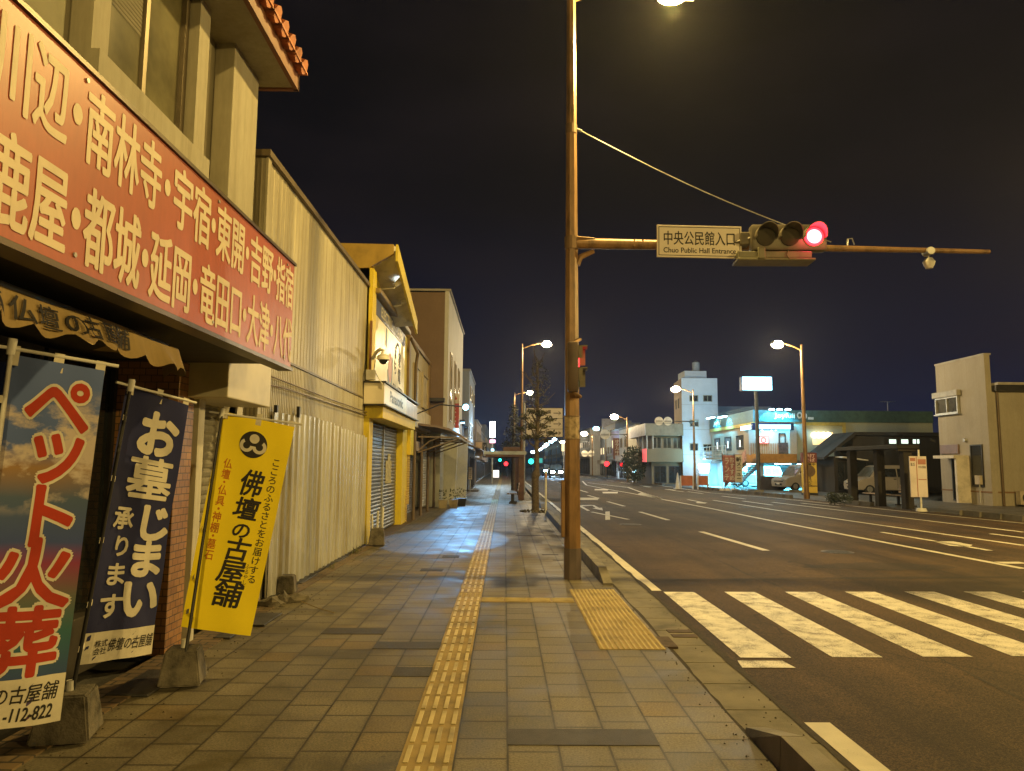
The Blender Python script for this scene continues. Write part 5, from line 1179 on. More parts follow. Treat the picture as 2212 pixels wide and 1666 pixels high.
b = B(); fb(b, fh_, -HY0-.9, -HY0-.55, .9, 1.3, 0, .16, .02); obj('gas_meter', b, P('ac_case', (.42, .36, .28), .5), bh)
b = B(); tube(b, [fh_(-HY0-.7, .9, .08), fh_(-HY0-.7, .1, .08)], .025, 8); obj('gas_pipe', b, m_steel, bh)
b = B(); cyl(b, fh_(-HY0-1.6, 2.9, 0), fh_(-HY0-1.6, 2.9, .1), .1, .08, 14); obj('wall_vent', b, m_steel, bh, smooth=40)
ac = thing('air_conditioner', 'outdoor air conditioner unit with a round fan beside the beige house', 'air conditioner', (HX+1.3, HY0-.3, 0))
b = B(); box(b, HX+.9, HX+1.7, HY0-.45, HY0-.15, .08, .66, .02); obj('case', b, P('ac_case', (.42, .36, .28), .5), ac)
b = B(); cyl(b, (HX+1.22, HY0-.455, .37), (HX+1.22, HY0-.47, .37), .23, n=24); obj('fan_grille', b, m_dark, ac)
b = B(); box(b, HX+1.0, HX+1.08, HY0-.45, HY0-.15, 0, .08); box(b, HX+1.5, HX+1.58, HY0-.45, HY0-.15, 0, .08); obj('foot', b, m_black, ac)
for i, (px, py, s, lab) in enumerate(((2095, 1084, .35, 'low dark weeds at the corner of the beige house'), (2040, 1082, .25, 'small weeds by the left corner of the beige house'), (2190, 1090, .3, 'weeds in front of the air conditioner'))):
    p = ag(px, py, 0); b = B()
    for k in range(160):
        c = V((p.x+random.gauss(0, s), p.y+random.gauss(0, s*.6), 0)); a = V((random.gauss(0, .3), random.gauss(0, .3), 1)).normalized()*random.uniform(.1, .35); e = a.orthogonal().normalized()*.025
        quad(b, c-e, c+e, c+a*.7+e*.5, c+a)
    tag(obj('weeds', b, m_leaf2, recalc=False), lab, 'weeds')
# --- right bus shelter, benches, bus stop sign ----------------------------------------------
shelter('dark bus shelter of three thick posts on the right pavement', 15.5, 16.4, 28.7, 34.0, 2.38, m_soot, P('shelter_roof_dark', (.012, .012, .012), .8), ((15.75, 33, .16), (15.95, 31, .16), (16.05, 29.1, .17)))
bench('backless slatted bench between the left and middle dark posts', 17.0, 33.4, 1.7, False, R(92), m_slat)
bench('slatted bench with a backrest between the middle and right dark posts', 17.1, 31.2, 1.7, True, R(-88), m_slat)
bs = thing('bus_stop_sign', 'pale pink bus stop panel on a single white post by the dark shelter', 'sign', (15.6, 27.5, 0))
a, c = ay(1968, 1074, 27.5), ay(2000, 986, 27.5); f = Fr((a.x, 27.5, a.z), (1, 0, 0)); w_, h_ = c.x-a.x, c.z-a.z
b = B(); cyl(b, (a.x+w_*.62, 27.55, 0), (a.x+w_*.62, 27.55, c.z+.25), .035, n=10); cyl(b, (a.x+w_*.62, 27.55, 0), (a.x+w_*.62, 27.55, .12), .2, .16, 16); obj('post', b, m_wht, bs, smooth=40)
b = B(); fb(b, f, 0, w_, 0, h_, -.03, .02, .008); obj('panel', b, P('pink_panel', (.60, .54, .56), .45, ns=2, amt=.15), bs)
b = B(); fb(b, f, w_*.38, w_*.42, .02, h_-.02, .02, .035); fb(b, f, .02, w_*.34, h_*.88, h_*.96, .02, .025); fb(b, f, w_*.48, w_-.03, h_*.80, h_*.93, .02, .025); fb(b, f, w_*.48, w_-.03, h_*.42, h_*.44, .02, .025); obj('timetable_frame', b, P('faded_red', (.36, .16, .13), .6), bs)
letters('lettering', f, hrow('中央公民館前', w_*.5, w_*.95, h_*.70, h_*.77)+fit('BUS', w_*.06, w_*.3, h_*.76, h_*.84), m_black_ink, bs, off=.01, n=.024)
# --- dark house with lit windows ---------------------------------------------------------------
dh = thing('dark_house', 'unlit low house with small glowing high windows behind the dark shelter', 'house', (25, 49, 0))
b = B(); box(b, 20.9, 40, 46.2, 49, 0, 2.3); box(b, 22.2, 40, 46.21, 48.99, 2.3, 3.6); obj('wall', b, m_soot, dh)
b = B(); prism(b, [(20.2, 46.0, 2.25), (22.2, 46.0, 3.85), (40, 46.0, 3.85), (40, 46.0, 3.65), (22.3, 46.0, 3.65), (20.2, 46.0, 2.1)], (0, 3.2, 0)); obj('roof', b, P('slate_roof', (.022, .022, .025), .85), dh)
b = B(); prism(b, [(21.0, 45.2, 2.2), (22.6, 45.2, 2.02), (22.6, 45.2, 2.09), (21.0, 45.2, 2.3)], (0, 1.0, 0)); obj('porch_roof', b, P('porch_white', (.5, .5, .48), .5), dh)
g_win = E('lit_frosted_window', (.72, .9, .75), 1.7)
for x0, x1 in ((1920, 1935), (1946, 1961), (1971, 1978), (1980, 1985)):
    a, c = ay(x0, 958.5, 46.2), ay(x1, 949.5, 46.2); b = B(); fb(b, FY(46.2), a.x, c.x, a.z, c.z, .01, .03); pn = obj('lit_window', b, g_win, dh)
    b = B(); fb(b, FY(46.2), a.x-.05, a.x, a.z-.05, c.z+.05, 0, .06); fb(b, FY(46.2), c.x, c.x+.05, a.z-.05, c.z+.05, 0, .06); fb(b, FY(46.2), a.x, c.x, a.z-.05, a.z, 0, .06); fb(b, FY(46.2), a.x, c.x, c.z, c.z+.05, 0, .06); obj('frame', b, m_dark, pn)
for x0, x1 in ((1808, 1840), (1850, 1895)):
    a, c = ay(x0, 1045, 46.2), ay(x1, 1000, 46.2); window(FY(46.2), dh, a.x, c.x, .1, 2.0, 2, m_dark, m_glass, .07, .05, name='sliding_door')
lb = light('house_window_light', 'AREA', ay(1950, 954, 45.9), 25, (.7, .95, .8), .6, target=ay(1950, 960, 40))
b = B(); p = ay(1917, 868, 58); cyl(b, (p.x, 58, 4), (p.x, 58, p.z), .03, n=6); [cyl(b, (p.x-.5+.2*k, 57.7, p.z), (p.x-.5+.2*k, 58.3, p.z), .015, n=5) for k in range(6)]; cyl(b, (p.x-.6, 58, p.z), (p.x+.6, 58, p.z), .02, n=6)
tag(obj('antenna', b, m_steel), 'thin television antenna over the dark roof', 'antenna')
# --- low wall, kerb stones and hedge before the car park --------------------------------------
b = B(); a = ag(1625, 1058); box(b, a.x+.3, a.x+2.1, 51.0, 51.25, 0, .95, .01); tag(obj('low_wall', b, P('dark_wall', (.06, .05, .05), .8, ns=4, amt=.4)), 'dark low wall under the glowing pylon sign', 'wall')
for px, lab in ((1632, 'pale parking stop at the foot of the low dark wall'), (1722, 'pale parking stop before the silver minivan')):
    p = ag(px, 1064); b = B(); box(b, p.x-.5, p.x+.5, p.y-.1, p.y+.1, 0, .16, .02); tag(obj('parking_stop', b, m_conc), lab, 'parking stop', 'parking stops')
for px, py, s, lab in ((1822, 1090, .4, 'dark low shrub at the first shelter post'), (1800, 1089, .3, 'flat dark shrub on the kerb left of the shelter')):
    p = ag(px, py); b = B()
    for k in range(420):
        d_ = V((random.gauss(0, 1), random.gauss(0, 1), random.gauss(0, 1))).normalized()*random.random()**.4; c = V((p.x+d_.x*s, p.y+d_.y*s, .25+d_.z*.25)); a = V((random.uniform(-1, 1), random.uniform(-1, 1), random.uniform(-.3, 1))).normalized()*.1; e = a.orthogonal().normalized()*.03
        quad(b, c, c+a*.5+e, c+a, c+a*.5-e)
    tag(obj('shrub', b, m_leaf2, recalc=False), lab, 'shrub')
# yellow advertising pillar
a, c = ay(1736, 1066, 42.5), ay(1763, 978, 42.5); f = Fr((a.x, 42.5, 0), (1, 0, 0)); w_, h_ = c.x-a.x, c.z
yp = thing('pillar_sign', 'tall yellow restaurant pillar sign with a brown ladle mark and dark red head', 'sign', (a.x+w_/2, 42.6, 0))
b = B(); fb(b, f, 0, w_, .12, h_*.76, -.25, 0, .01); obj('panel', b, P('yellow_sign', (.60, .42, .06), .5, ns=2, amt=.2), yp)
b = B(); fb(b, f, -.02, w_+.02, h_*.76, h_, -.27, .02, .01); hd_ = obj('red_head', b, P('dark_red_sign', (.13, .03, .025), .5), yp)
b = B(); fb(b, f, -.02, w_+.02, 0, .12, -.27, .02); fb(b, f, 0, w_, h_*.2, h_*.22, 0, .01); obj('base', b, m_dark, yp)
b = B(); ring(b, f, w_*.5, h_*.56, w_*.40, .006); fb(b, f, w_*.44, w_*.56, h_*.38, h_*.47, .003, .007); obj('ladle_mark', b, P('ladle_brown', (.14, .085, .035), .6), yp, recalc=False)
letters('lettering', f, hrow('営業中', .06, w_-.06, h_*.69, h_*.755)+vcol('うどん', w_*.35, w_*.65, h_*.22, h_*.38), m_black_ink, yp, off=.03, n=.008)
letters('lettering', f, hrow('手打', .1, w_-.1, h_*.88, h_*.97)+hrow('そば', .1, w_-.1, h_*.78, h_*.87), P('pink_ink', (.55, .38, .33), .7), yp, off=.03, n=.025)
yg = ag(1790, 1055); b = B(); [box(b, yg.x+u, yg.x+u+.09, yg.y, yg.y+.09, 0, .8) for u in (0, .95)]; box(b, yg.x, yg.x+1.04, yg.y, yg.y+.09, .72, .82); box(b, yg.x, yg.x+1.04, yg.y, yg.y+.09, .12, .22)
tag(obj('barrier_frame', b, P('yellow_barrier', (.55, .48, .12), .5)), 'small pale yellow tubular frame standing before the dark house', 'barrier')
# --- minivans -------------------------------------------------------------------------------------
def minivan(label, L=4.0, Wd=1.68, H_=1.75, col=(.45, .40, .34), paint='silver_paint', group='parked minivans'):
    t = thing('parked_minivan', label, 'van', (0, 0, 0), group)
    mp_ = MATS.get(paint)
    if not mp_:
        mp_ = P(paint, col, .28, .35, ns=1.5, amt=.12)
    h = L/2; y0, y1 = -Wd/2, Wd/2; wb = L*.31
    def arch(cx, r=.36, n=9): return [(cx-r*math.cos(math.pi*i/n), .26+r*math.sin(math.pi*i/n)) for i in range(n+1)]
    prof = [(-h+.04, .28)] + arch(-wb) + arch(wb) + [(h-.04, .28), (h, .55), (h-.02, 1.02), (-h+.95, 1.02), (-h+.28, .90), (-h+.02, .74), (-h, .5)]
    b = B(); prism(b, [(x, y0, z) for x, z in prof], (0, Wd, 0)); bmesh.ops.bevel(b, geom=[e for e in b.edges if abs(e.verts[0].co.y-e.verts[1].co.y) < 1e-4], offset=.045, segments=2, affect='EDGES')
    body = obj('body', b, mp_, t, smooth=35)
    g = [(-h+.78, 1.0), (h-.03, 1.0), (h-.16, H_-.1), (h-.32, H_), (-h+1.65, H_), (-h+1.38, H_-.07)]
    b = B(); k = .84; lo = [b.verts.new((x, y0*(1 if z < 1.2 else k), z)) for x, z in g]; hi = [b.verts.new((x, y1*(1 if z < 1.2 else k), z)) for x, z in g]
    b.faces.new(list(reversed(lo))); b.faces.new(hi)
    for i in range(len(g)): b.faces.new((lo[i], lo[(i+1) % len(g)], hi[(i+1) % len(g)], hi[i]))
    bmesh.ops.bevel(b, geom=b.edges[:], offset=.03, segments=2, affect='EDGES'); obj('cabin', b, mp_, t, smooth=40)
    def yy(z, s): return s*(Wd/2)*(1-(1-k)*(max(0, z-1.0)/(H_-1.08)))
    for s in (-1, 1):
        b = B()
        for xa, xb, xc, xd in ((-h+1.0, -h+1.55, -h+1.55, -h+1.45), (-h+1.6, -h+2.45, -h+2.45, -h+1.6), (-h+2.52, h-.95, h-.98, -h+2.52), (h-.88, h-.2, h-.28, h-.9)):
            zt = H_-.2; o = .012*s
            q = [V((xa, yy(1.06, s)+o, 1.06)), V((xb, yy(1.06, s)+o, 1.06)), V((xc, yy(zt, s)+o, zt)), V((xd, yy(zt, s)+o, zt))]
            hexa(b, [p-V((0, s*.03, 0)) for p in q]+q)
        obj('side_window', b, m_glass, t)
        b = B(); box(b, -h+1.02, -h+1.16, s*(Wd/2), s*(Wd/2)+s*.16, 1.02, 1.2, .03); obj('mirror', b, mp_, t, smooth=40)
        b = B(); fb(b, Fr((-h, 0, 0), (0, -1, 0)), s*Wd*.30-.16, s*Wd*.30+.16, .66, .80, -.12, .02, .02); obj('headlight', b, glass('headlight_glass', (.35, .36, .36), .1), t)
        b = B(); box(b, h-.06, h+.012, s*Wd*.40-.07, s*Wd*.40+.07, .75, 1.25, .01); obj('tail_light', b, P('tail_red', (.25, .02, .02), .2), t)
        b = B(); box(b, -h+1.55, -h+1.56, s*Wd/2, s*(Wd/2+.004), .35, 1.0); box(b, -h+2.47, -h+2.48, s*Wd/2, s*(Wd/2+.004), .35, 1.0); box(b, -h+2.25, -h+2.4, s*Wd/2, s*(Wd/2+.025), .9, .94); obj('door_handle', b, m_dark, t)
        for cx in (-wb, wb):
            b = B(); cyl(b, (cx, s*(Wd/2-.2), .31), (cx, s*(Wd/2-.01), .31), .31, n=24); wl = obj('tyre', b, P('tyre_rubber', (.02, .02, .02), .8), t, smooth=40)
            b = B(); cyl(b, (cx, s*(Wd/2-.03), .31), (cx, s*(Wd/2+.002), .31), .19, .17, 16); obj('rim', b, m_steel, wl, smooth=40)
    b = B(); q = [V((-h+.82, -Wd/2*.90, 1.04)), V((-h+.82, Wd/2*.90, 1.04)), V((-h+1.36, Wd/2*.78, H_-.12)), V((-h+1.36, -Wd/2*.78, H_-.12))]; n_ = V((-.03, 0, .02)); hexa(b, [p+V((.05, 0, -.03)) for p in q]+[p+n_ for p in q]); obj('windscreen', b, glass('windscreen_glass', (.10, .11, .11), .05), t)
    b = B(); box(b, -h-.012, -h+.05, -.38, .38, .36, .5, .02); box(b, -h-.008, -h+.05, -.5, .5, .6, .68, .02); obj('grille', b, m_dark, t)
    b = B(); box(b, -h-.02, -h-.013, -.17, .17, .42, .52); obj('number_plate', b, m_wht, t)
    return t
v1_ = minivan('silver minivan parked under the lit restaurant, nose to the road')
v1_.location = (20.6, 50.3, 0); v1_.rotation_euler = (0, 0, R(14))
v2_ = dup(v1_, (ay(1905, 1040, 44.6).x, 44.6, 0), R(3), 'pale minivan parked behind the dark shelter posts', 'parked minivans')
v3_ = dup(v1_, (ay(1637, 1030, 58).x, 58.5, 0), R(4), 'small white van in the cyan lit garage', 'parked minivans', .95)
# --- restaurant ----------------------------------------------------------------------------------
JX, JY, JE = 18.0, 52.3, 63.6
rest = thing('restaurant_building', 'two storey family restaurant with green fascia, glowing sign boxes and an open cyan lit garage', 'building', (22, 58, 0))
def jz(y): return ay(1640, y, JY).z
ztop, zgr, zyl, zfl, zpar = jz(886), jz(911), jz(915), jz(994), jz(984)
m_gr = P('green_fascia', (.055, .12, .11), .5, ns=3, amt=.3); m_jw = stained('pale_green_wall', (.42, .46, .38), (.33, .37, .30), .7, amt=.25); m_jb = stained('beige_upper_wall', (.42, .36, .28), (.33, .28, .2), .7, amt=.3)
b = B(); box(b, JX+.1, 31, JY+.1, JE, zfl, zgr); obj('wall', b, m_jw, rest)
b = B(); fb(b, FW(JX+.1), -JE, -JY-.1, zfl, zgr-.1, 0, .03); obj('street_wall', b, m_jb, rest)
b = B(); box(b, JX, 31, JY, JE, zgr, ztop); obj('green_fascia', b, m_gr, rest)
b = B(); fb(b, FW(JX), -JE, -JY, zgr, ztop, 0, .05); 
for k in range(9): fb(b, FW(JX), -JE, -JY, zgr+.06+k*.13, zgr+.08+k*.13, .05, .06)
obj('slatted_fascia', b, P('blue_green_slats', (.07, .16, .18), .5), rest)
b = B(); fb(b, FW(JX), -JE, -JY, zgr-.28, zgr-.02, -.05, .05); a = ay(1735, 925, JY).x; fb(b, FY(JY), a, 24.6, zgr-.25, zgr-.02, -.05, .05); fb(b, FY(JY), 24.35, 24.6, 3.4, zgr-.25, 0, .05); obj('yellow_band', b, P('yellow_band_paint', (.48, .36, .08), .5), rest)
b = B(); box(b, JX, 31, JY, JE, zfl-.22, zfl); obj('floor_slab', b, P('slab_grey', (.22, .22, .21), .8), rest)
b = B(); box(b, JX-.25, JX+2.6, JY-1.0, JY+4.0, zfl-.2, zpar+.1); obj('orange_parapet', b, P('orange_band_paint', (.42, .20, .04), .6), rest)
b = B(); box(b, 20, 31, 62.5, 63.4, 0, zfl-.22); box(b, 25.5, 31, JY+.3, 62.5, 0, zfl-.22); box(b, JX+.3, JX+.7, JY+.3, JY+.7, 0, zfl-.2); box(b, 24.5, 24.9, JY+.3, JY+.7, 0, zfl-.2); box(b, JX+.3, JX+.6, 60, 62.8, 0, zfl-.22)
obj('garage_wall', b, stained('garage_white', (.55, .57, .57), (.42, .44, .44), .7, amt=.25), rest)
b = B(); fb(b, FY(62.5), 23.0, 25.4, .0, 1.55, 0, .05); obj('garage_door', b, P('garage_grey', (.16, .15, .15), .7), rest)
fj = FW(JX-.05)
for xa, xb, ya, yb in ((670, 735, 495, 680), (805, 885, 475, 670), (965, 1050, 455, 655)):
    D_ = lambda x, y: (1436.7+.1593*x, 867.4+.1593*y)
    p, q = ax(*D_(xa, yb), JX), ax(*D_(xb, ya), JX); w2 = window(FW(JX+.07), rest, -p.y, -q.y, p.z, q.z, 1, m_dark, glass('restaurant_glass', (.06, .06, .06), .08), .09, .06)
    b = B(); fb(b, FW(JX+.07), -p.y*.5-q.y*.5-.12, -p.y*.5-q.y*.5+.12, p.z+.2, q.z-.35, .03, .035); obj('lit_gap', b, E('interior_lamp', (.9, .95, .9), 1.5), w2)
p, q = ay(1619, 983, JY), ay(1701, 930, JY)
b = B(); fb(b, FY(JY+.1), p.x, q.x, p.z, q.z, 0, .06); fb(b, FY(JY+.1), q.x, q.x+.5, p.z, q.z+.3, 0, .5); nic = obj('entrance_wall', b, stained('warm_white_wall', (.60, .52, .44), (.5, .42, .34), .6, amt=.2), rest)
b = B(); [fb(b, FY(JY+.1), p.x+.1+k*.16, p.x+.2+k*.16, p.z, p.z+.85, .06, .09) for k in range(18)]; obj('entrance_slats', b, P('timber_slats', (.42, .24, .14), .6), nic)
b = B(); fb(b, FY(JY+.1), p.x+2.1, p.x+3.0, p.z-.15, p.z+.9, .1, .14); obj('brown_poster', b, P('brown_poster', (.10, .05, .04), .5, ns=6, amt=.7), nic)
window(FY(JY+.1), rest, q.x-.65, q.x-.15, p.z+.05, q.z-.2, 1, m_dark, m_lit, .07, .12, name='door')
a, c = ay(1637, 959, JY), ay(1661, 943, JY); f = Fr((a.x, JY-.02, a.z), (1, 0, 0)); b = B(); fb(b, f, 0, c.x-a.x, 0, c.z-a.z, -.06, 0); rsg = obj('red_crest_sign', b, E('pink_sign_glow', (1, .5, .46), .9), rest)
b = B(); w_, h_ = c.x-a.x, c.z-a.z; [fb(b, f, *k, 0, .01) for k in ((0, w_, 0, .05), (0, w_, h_-.05, h_), (0, .05, 0, h_), (w_-.05, w_, 0, h_))]; ring(b, f, w_/2, h_/2, h_*.36, .012, 0, 360, h_*.26); obj('red_ring', b, P('sign_red2', (.5, .04, .03), .5), rsg)
gl_ = E('signbox_glow', (.35, .80, 1.0), 3.5); m_blf = P('blue_frame', (.02, .05, .16), .4)
p, q = ay(1633, 927, JY-.9), ay(1707.5, 917.6, JY-.9)
b = B(); fb(b, FY(JY-.9), p.x, q.x, p.z, q.z, -.02, .02); sbx = obj('lightbox', b, gl_, rest)
b = B(); fb(b, FY(JY-.9), p.x-.25, q.x+.25, p.z-.06, q.z+.12, -.3, -.03); fb(b, FY(JY-.9), q.x, q.x+.2, p.z-.05, q.z+.1, -.3, .03); fb(b, FY(JY-.9), p.x-.2, p.x, p.z-.05, q.z+.1, -.3, .03); obj('lightbox_case', b, m_blf, sbx)
p, q = ax(1601, 930.5, JX-.25), ax(1625, 918, JX-.25)
b = B(); fb(b, FW(JX-.25), -p.y, -q.y, p.z, q.z, 0, .04); obj('lightbox', b, gl_, rest)
f = FY(JY); p, q = ay(1672, 905.5, JY), ay(1716, 893.7, JY)
letters('lettering', f, fit('Joyfull', p.x, q.x, p.z, q.z), P('pale_sign_letters', (.62, .68, .64), .4), rest, off=.05, n=.06)
b = B(); [ring(b, f, q.x+.35+k*.34, q.z-.12-.05*k, .2, .06, 0, 360, .1, 1.2) for k in (0, 1)]; fb(b, f, q.x+.25, q.x+.33, p.z+.05, q.z-.3, .05, .07); fb(b, f, q.x+.95, q.x+1.35, p.z-.02, p.z+.16, .05, .07); obj('logo_mark', b, MATS['pale_sign_letters'], rest, recalc=False)
p, q = ax(1544, 922, JX), ax(1560, 908, JX); letters('lettering', FW(JX-.05), fit('Joyfull', -p.y, -q.y, p.z, q.z), MATS['pale_sign_letters'], rest, off=.05, n=.06)
ledm = E('spot_led', (.5, .95, 1), 14)
for px, Y, X in ((1667, JY-.5, None), (1684, JY-.5, None), (1702, JY-.5, None), (1535, None, JX-.6), (1560, None, JX-.6)):
    p = ay(px, 885 if px > 1600 else (903 if px < 1550 else 901), Y) if Y else ax(px, 903 if px < 1550 else 901, X)
    b = B(); tube(b, [p+V((.3 if not Y else 0, .4 if Y else 0, .05)), p+V((0, 0, .18)), p+V((0, 0, .06))], .03, 6); ar = obj('spot_arm', b, m_dark, rest)
    b = B(); box(b, p.x-(.18 if Y else .12), p.x+(.18 if Y else .12), p.y-(.1 if Y else .9), p.y+(.1 if Y else .9), p.z-.04, p.z+.04, .01); obj('spot_lens', b, ledm, ar)
    light('sign_spot', 'SPOT', p+V((0, 0, -.1)), 480 if Y else 620, (.08, .62, 1.0), .1, spot=110, target=p+(V((0, .6, -1)) if Y else V((.7, 0, -1))))
light('garage_light', 'AREA', (22.0, 56, zfl-.35), 4200, (.12, .68, 1.0), 3, target=(22, 56, 0)); light('garage_light', 'AREA', (20.0, 60, zfl-.35), 2400, (.12, .68, 1.0), 2, target=(20, 60, 0))
light('balcony_fill_light', 'AREA', (JX-.5, 59.5, zfl-.4), 1800, (.15, .7, 1.0), 1.5, target=(JX+.3, 59.5, .6))  # area lamp added under the balcony to turn the street wall cyan
b = B(); [box(b, x-.6, x+.6, y-.06, y+.06, zfl-.28, zfl-.235) for x, y in ((21, 55), (23.5, 57), (20, 60))]; obj('tube_lamp', b, E('tube_glow', (.6, .95, 1), 14), rest)
light('entrance_light', 'AREA', ay(1665, 932, JY-.5), 13, (1, .80, .64), .8, target=ay(1662, 990, JY-.1))
b = B(); [cyl(b, ay(x, 930, JY-.5), ay(x, 928.5, JY-.5), .07, n=10) for x in (1646, 1666, 1676)]; obj('downlight', b, E('downlight_glow', (1, .95, .85), 10), rest)
# dining room window far right with pendant lamps
p, q = ay(1757, 961, JY), ay(1800, 934, JY); b = B(); fb(b, FY(JY+.1), p.x, q.x, p.z, q.z, 0, .02); dw = obj('dining_window', b, E('dining_glow', (1, .72, .36), .8), rest)
b = B(); [(lambda c: [bmesh.ops.create_uvsphere(b, u_segments=10, v_segments=8, radius=.22, matrix=Matrix.Translation(c))])(ay(x, 940, JY-.15)) for x in (1759, 1768, 1779, 1789)]; obj('pendant_lamp', b, E('pendant_glow', (1, .86, .55), 5), dw)
# balcony rail, stairs
b = B(); z0 = jz(981)
for k in range(3): cyl(b, (JX-.9, JY+4, z0+.35*k), (JX-.9, JE-.3, z0+.35*k), .03, n=6)
for k in range(8): cyl(b, (JX-.9, JY+4+k*.9, z0-.2), (JX-.9, JY+4+k*.9, z0+.75), .025, n=6)
box(b, JX-.95, JX+.1, JY+4, JE-.2, z0-.35, z0-.2); obj('balcony_rail', b, m_white, rest)
b = B(); A = V((JX-.9, JY-.5, zfl-.2)); D = V((JX-.9, JY+4.6, .1))
for i in range(13): p = A.lerp(D, i/12); box(b, p.x-.0, p.x+1.0, p.y-.16, p.y+.16, p.z-.05, p.z)
prism(b, [A+V((0, -.1, -.15)), A+V((0, -.1, .12)), D+V((0, 0, .2)), D+V((0, 0, -.1))], (.06, 0, 0)); prism(b, [A+V((1, -.1, -.15)), A+V((1, -.1, .12)), D+V((1, 0, .2)), D+V((1, 0, -.1))], (.06, 0, 0)); obj('stairs', b, P('stair_grey', (.22, .20, .19), .7), rest)
b = B(); prism(b, [A+V((0, -.1, 0)), A+V((0, -.1, .95)), D+V((0, 0, .95)), D], (.05, 0, 0)); obj('stair_panel', b, P('pale_red_panel', (.48, .28, .24), .6, ns=5, amt=.5), rest)
# red nobori flags on the forecourt
m_redcloth = P('red_cloth', (.36, .15, .14), .8, ns=7, amt=.6)
def flag(x, y, lab, mat, txt, ink):
    t = thing('flag_banner', lab, 'banner', (x, y, 0), 'upright flags on the restaurant forecourt')
    b = B(); cyl(b, (x, y, 0), (x+.05, y, 2.5), .02, n=8); cyl(b, (x+.02, y, 2.42), (x+.62, y, 2.42), .012, n=6); obj('pole', b, m_dark, t)
    f = Fr((x+.05, y-.03, .55), (1, .12, 0)); b = B(); grid(b, lambda s, q: f(s*.55, q*1.82, .03*math.sin(s*5+q*4)), 5, 10); obj('cloth', b, mat, t, smooth=60)
    letters('lettering', f, vcol(txt, .1, .47, .1, 1.7), ink, t, off=.02, n=.045)
    b = B(); cyl(b, (x, y, 0), (x, y, .15), .22, .18, 14); obj('foot', b, m_wht, t, smooth=40)
for i, (px, lab, mt, tx, ink) in enumerate(((1560, 'red flag banner of pale characters, left of the forecourt pair', m_redcloth, 'ランチ', m_white_ink), (1571, 'red flag banner in the middle of the forecourt', m_redcloth, 'おすすめ', m_white_ink), (1586, 'white flag banner with dark characters at the stairs', m_white_ink, '新メニュー', m_black_ink))):
    p = ag(px, 1060); flag(p.x, p.y, lab, mt, tx, ink)
# pylon sign
py_ = thing('pylon_sign', 'square glowing blank white pylon sign on a tall grey column', 'sign', (17.3, 50, 0))
p, q = ay(1604.5, 842.5, 50), ay(1666.5, 815, 50)
b = B(); fb(b, FY(50), p.x, q.x, p.z, q.z, -.02, .02); pf = obj('face', b, E('pylon_glow', (.35, .86, 1.0), 9), py_)
b = B(); fb(b, FY(50), p.x-.05, q.x+.05, p.z-.05, q.z+.05, -.5, -.03); fb(b, FY(50), p.x-.05, q.x+.05, q.z, q.z+.05, -.5, .03); fb(b, FY(50), p.x-.05, q.x+.05, p.z-.05, p.z, -.5, .03); obj('case', b, m_blf, pf)
cx = (p.x+q.x)/2; b = B(); cyl(b, (cx, 50.25, 0), (cx, 50.25, p.z), .14, .12, 14); obj('column', b, P('column_grey', (.07, .07, .075), .5), py_, smooth=40)
light('tower_fill_light', 'AREA', (cx, 50.75, (p.z+q.z)/2), 950, (.16, .60, 1), 1.4, target=(cx+.5, 64, 5.5))  # this lamp and the unseen back face are added to light the tower
b = B(); fb(b, Fr((cx, 50.5, 0), (-1, 0, 0)), -(q.x-p.x)/2, (q.x-p.x)/2, p.z, q.z, 0, .03); obj('face', b, MATS['pylon_glow'], py_)
light('pylon_light', 'AREA', (cx, 49.8, (p.z+q.z)/2), 200, (.4, .85, 1), 1.4, target=(cx, 40, 3))
# --- white tower --------------------------------------------------------------------------------
tw_ = thing('tower_building', 'tall white four storey tower block with a water tank on its roof', 'building', (17.3, 66, 0))
TX0, TX1, TY = ay(1476, 1045, 64).x, ay(1554.5, 1045, 64).x, 64.0; tz = ay(1515, 817, 64).z
pts = [(TX0, TY), (TX1, TY), (TX1+.4, 71), (ay(1457, 900, 68.5).x, 68.5)]
m_tow = stained('blue_cast_tower_wall', (.46, .53, .60), (.37, .43, .50), .75, amt=.3); m_tows = stained('tan_tower_side', (.34, .25, .17), (.26, .19, .13), .8, amt=.3)  # tower white is tinted blue for the cool light falling on it
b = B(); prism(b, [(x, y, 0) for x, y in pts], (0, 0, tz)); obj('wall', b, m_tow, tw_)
fs_ = Fr((pts[3][0], pts[3][1], 0), (TX0-pts[3][0], TY-pts[3][1], 0)); L = (V((TX0, TY, 0))-V((pts[3][0], pts[3][1], 0))).length
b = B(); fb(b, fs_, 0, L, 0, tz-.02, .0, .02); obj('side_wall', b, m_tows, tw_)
for z in (2.2, 4.6, 6.8):
    for u in (.3, .62): window(fs_, tw_, L*u-.25, L*u+.25, z, z+.9, 1, m_dark, m_glass, .05, .06)
for xa, xb, ya, yb in ((1489, 1508, 854, 868), (1519, 1538, 854, 868), (1490, 1509, 907, 922), (1490, 1508, 958, 974), (1519, 1537, 960, 974)):
    p, q = ay(xa, yb, TY), ay(xb, ya, TY); window(FY(TY), tw_, p.x, q.x, p.z, q.z, 2, m_alu, m_glass, .06, .05)
b = B(); [fb(b, FY(TY), TX0, TX1, z, z+.03, 0, .01) for z in (2.6, 4.8, 7.0)]; obj('floor_line', b, P('joint_grey', (.25, .26, .27), .8), tw_)
b = B(); p, q = ay(1479, 816, 65.5), ay(1526, 804, 65.5); box(b, p.x, q.x, 65.5, 68, tz, q.z+.1); obj('penthouse', b, m_tow, tw_)
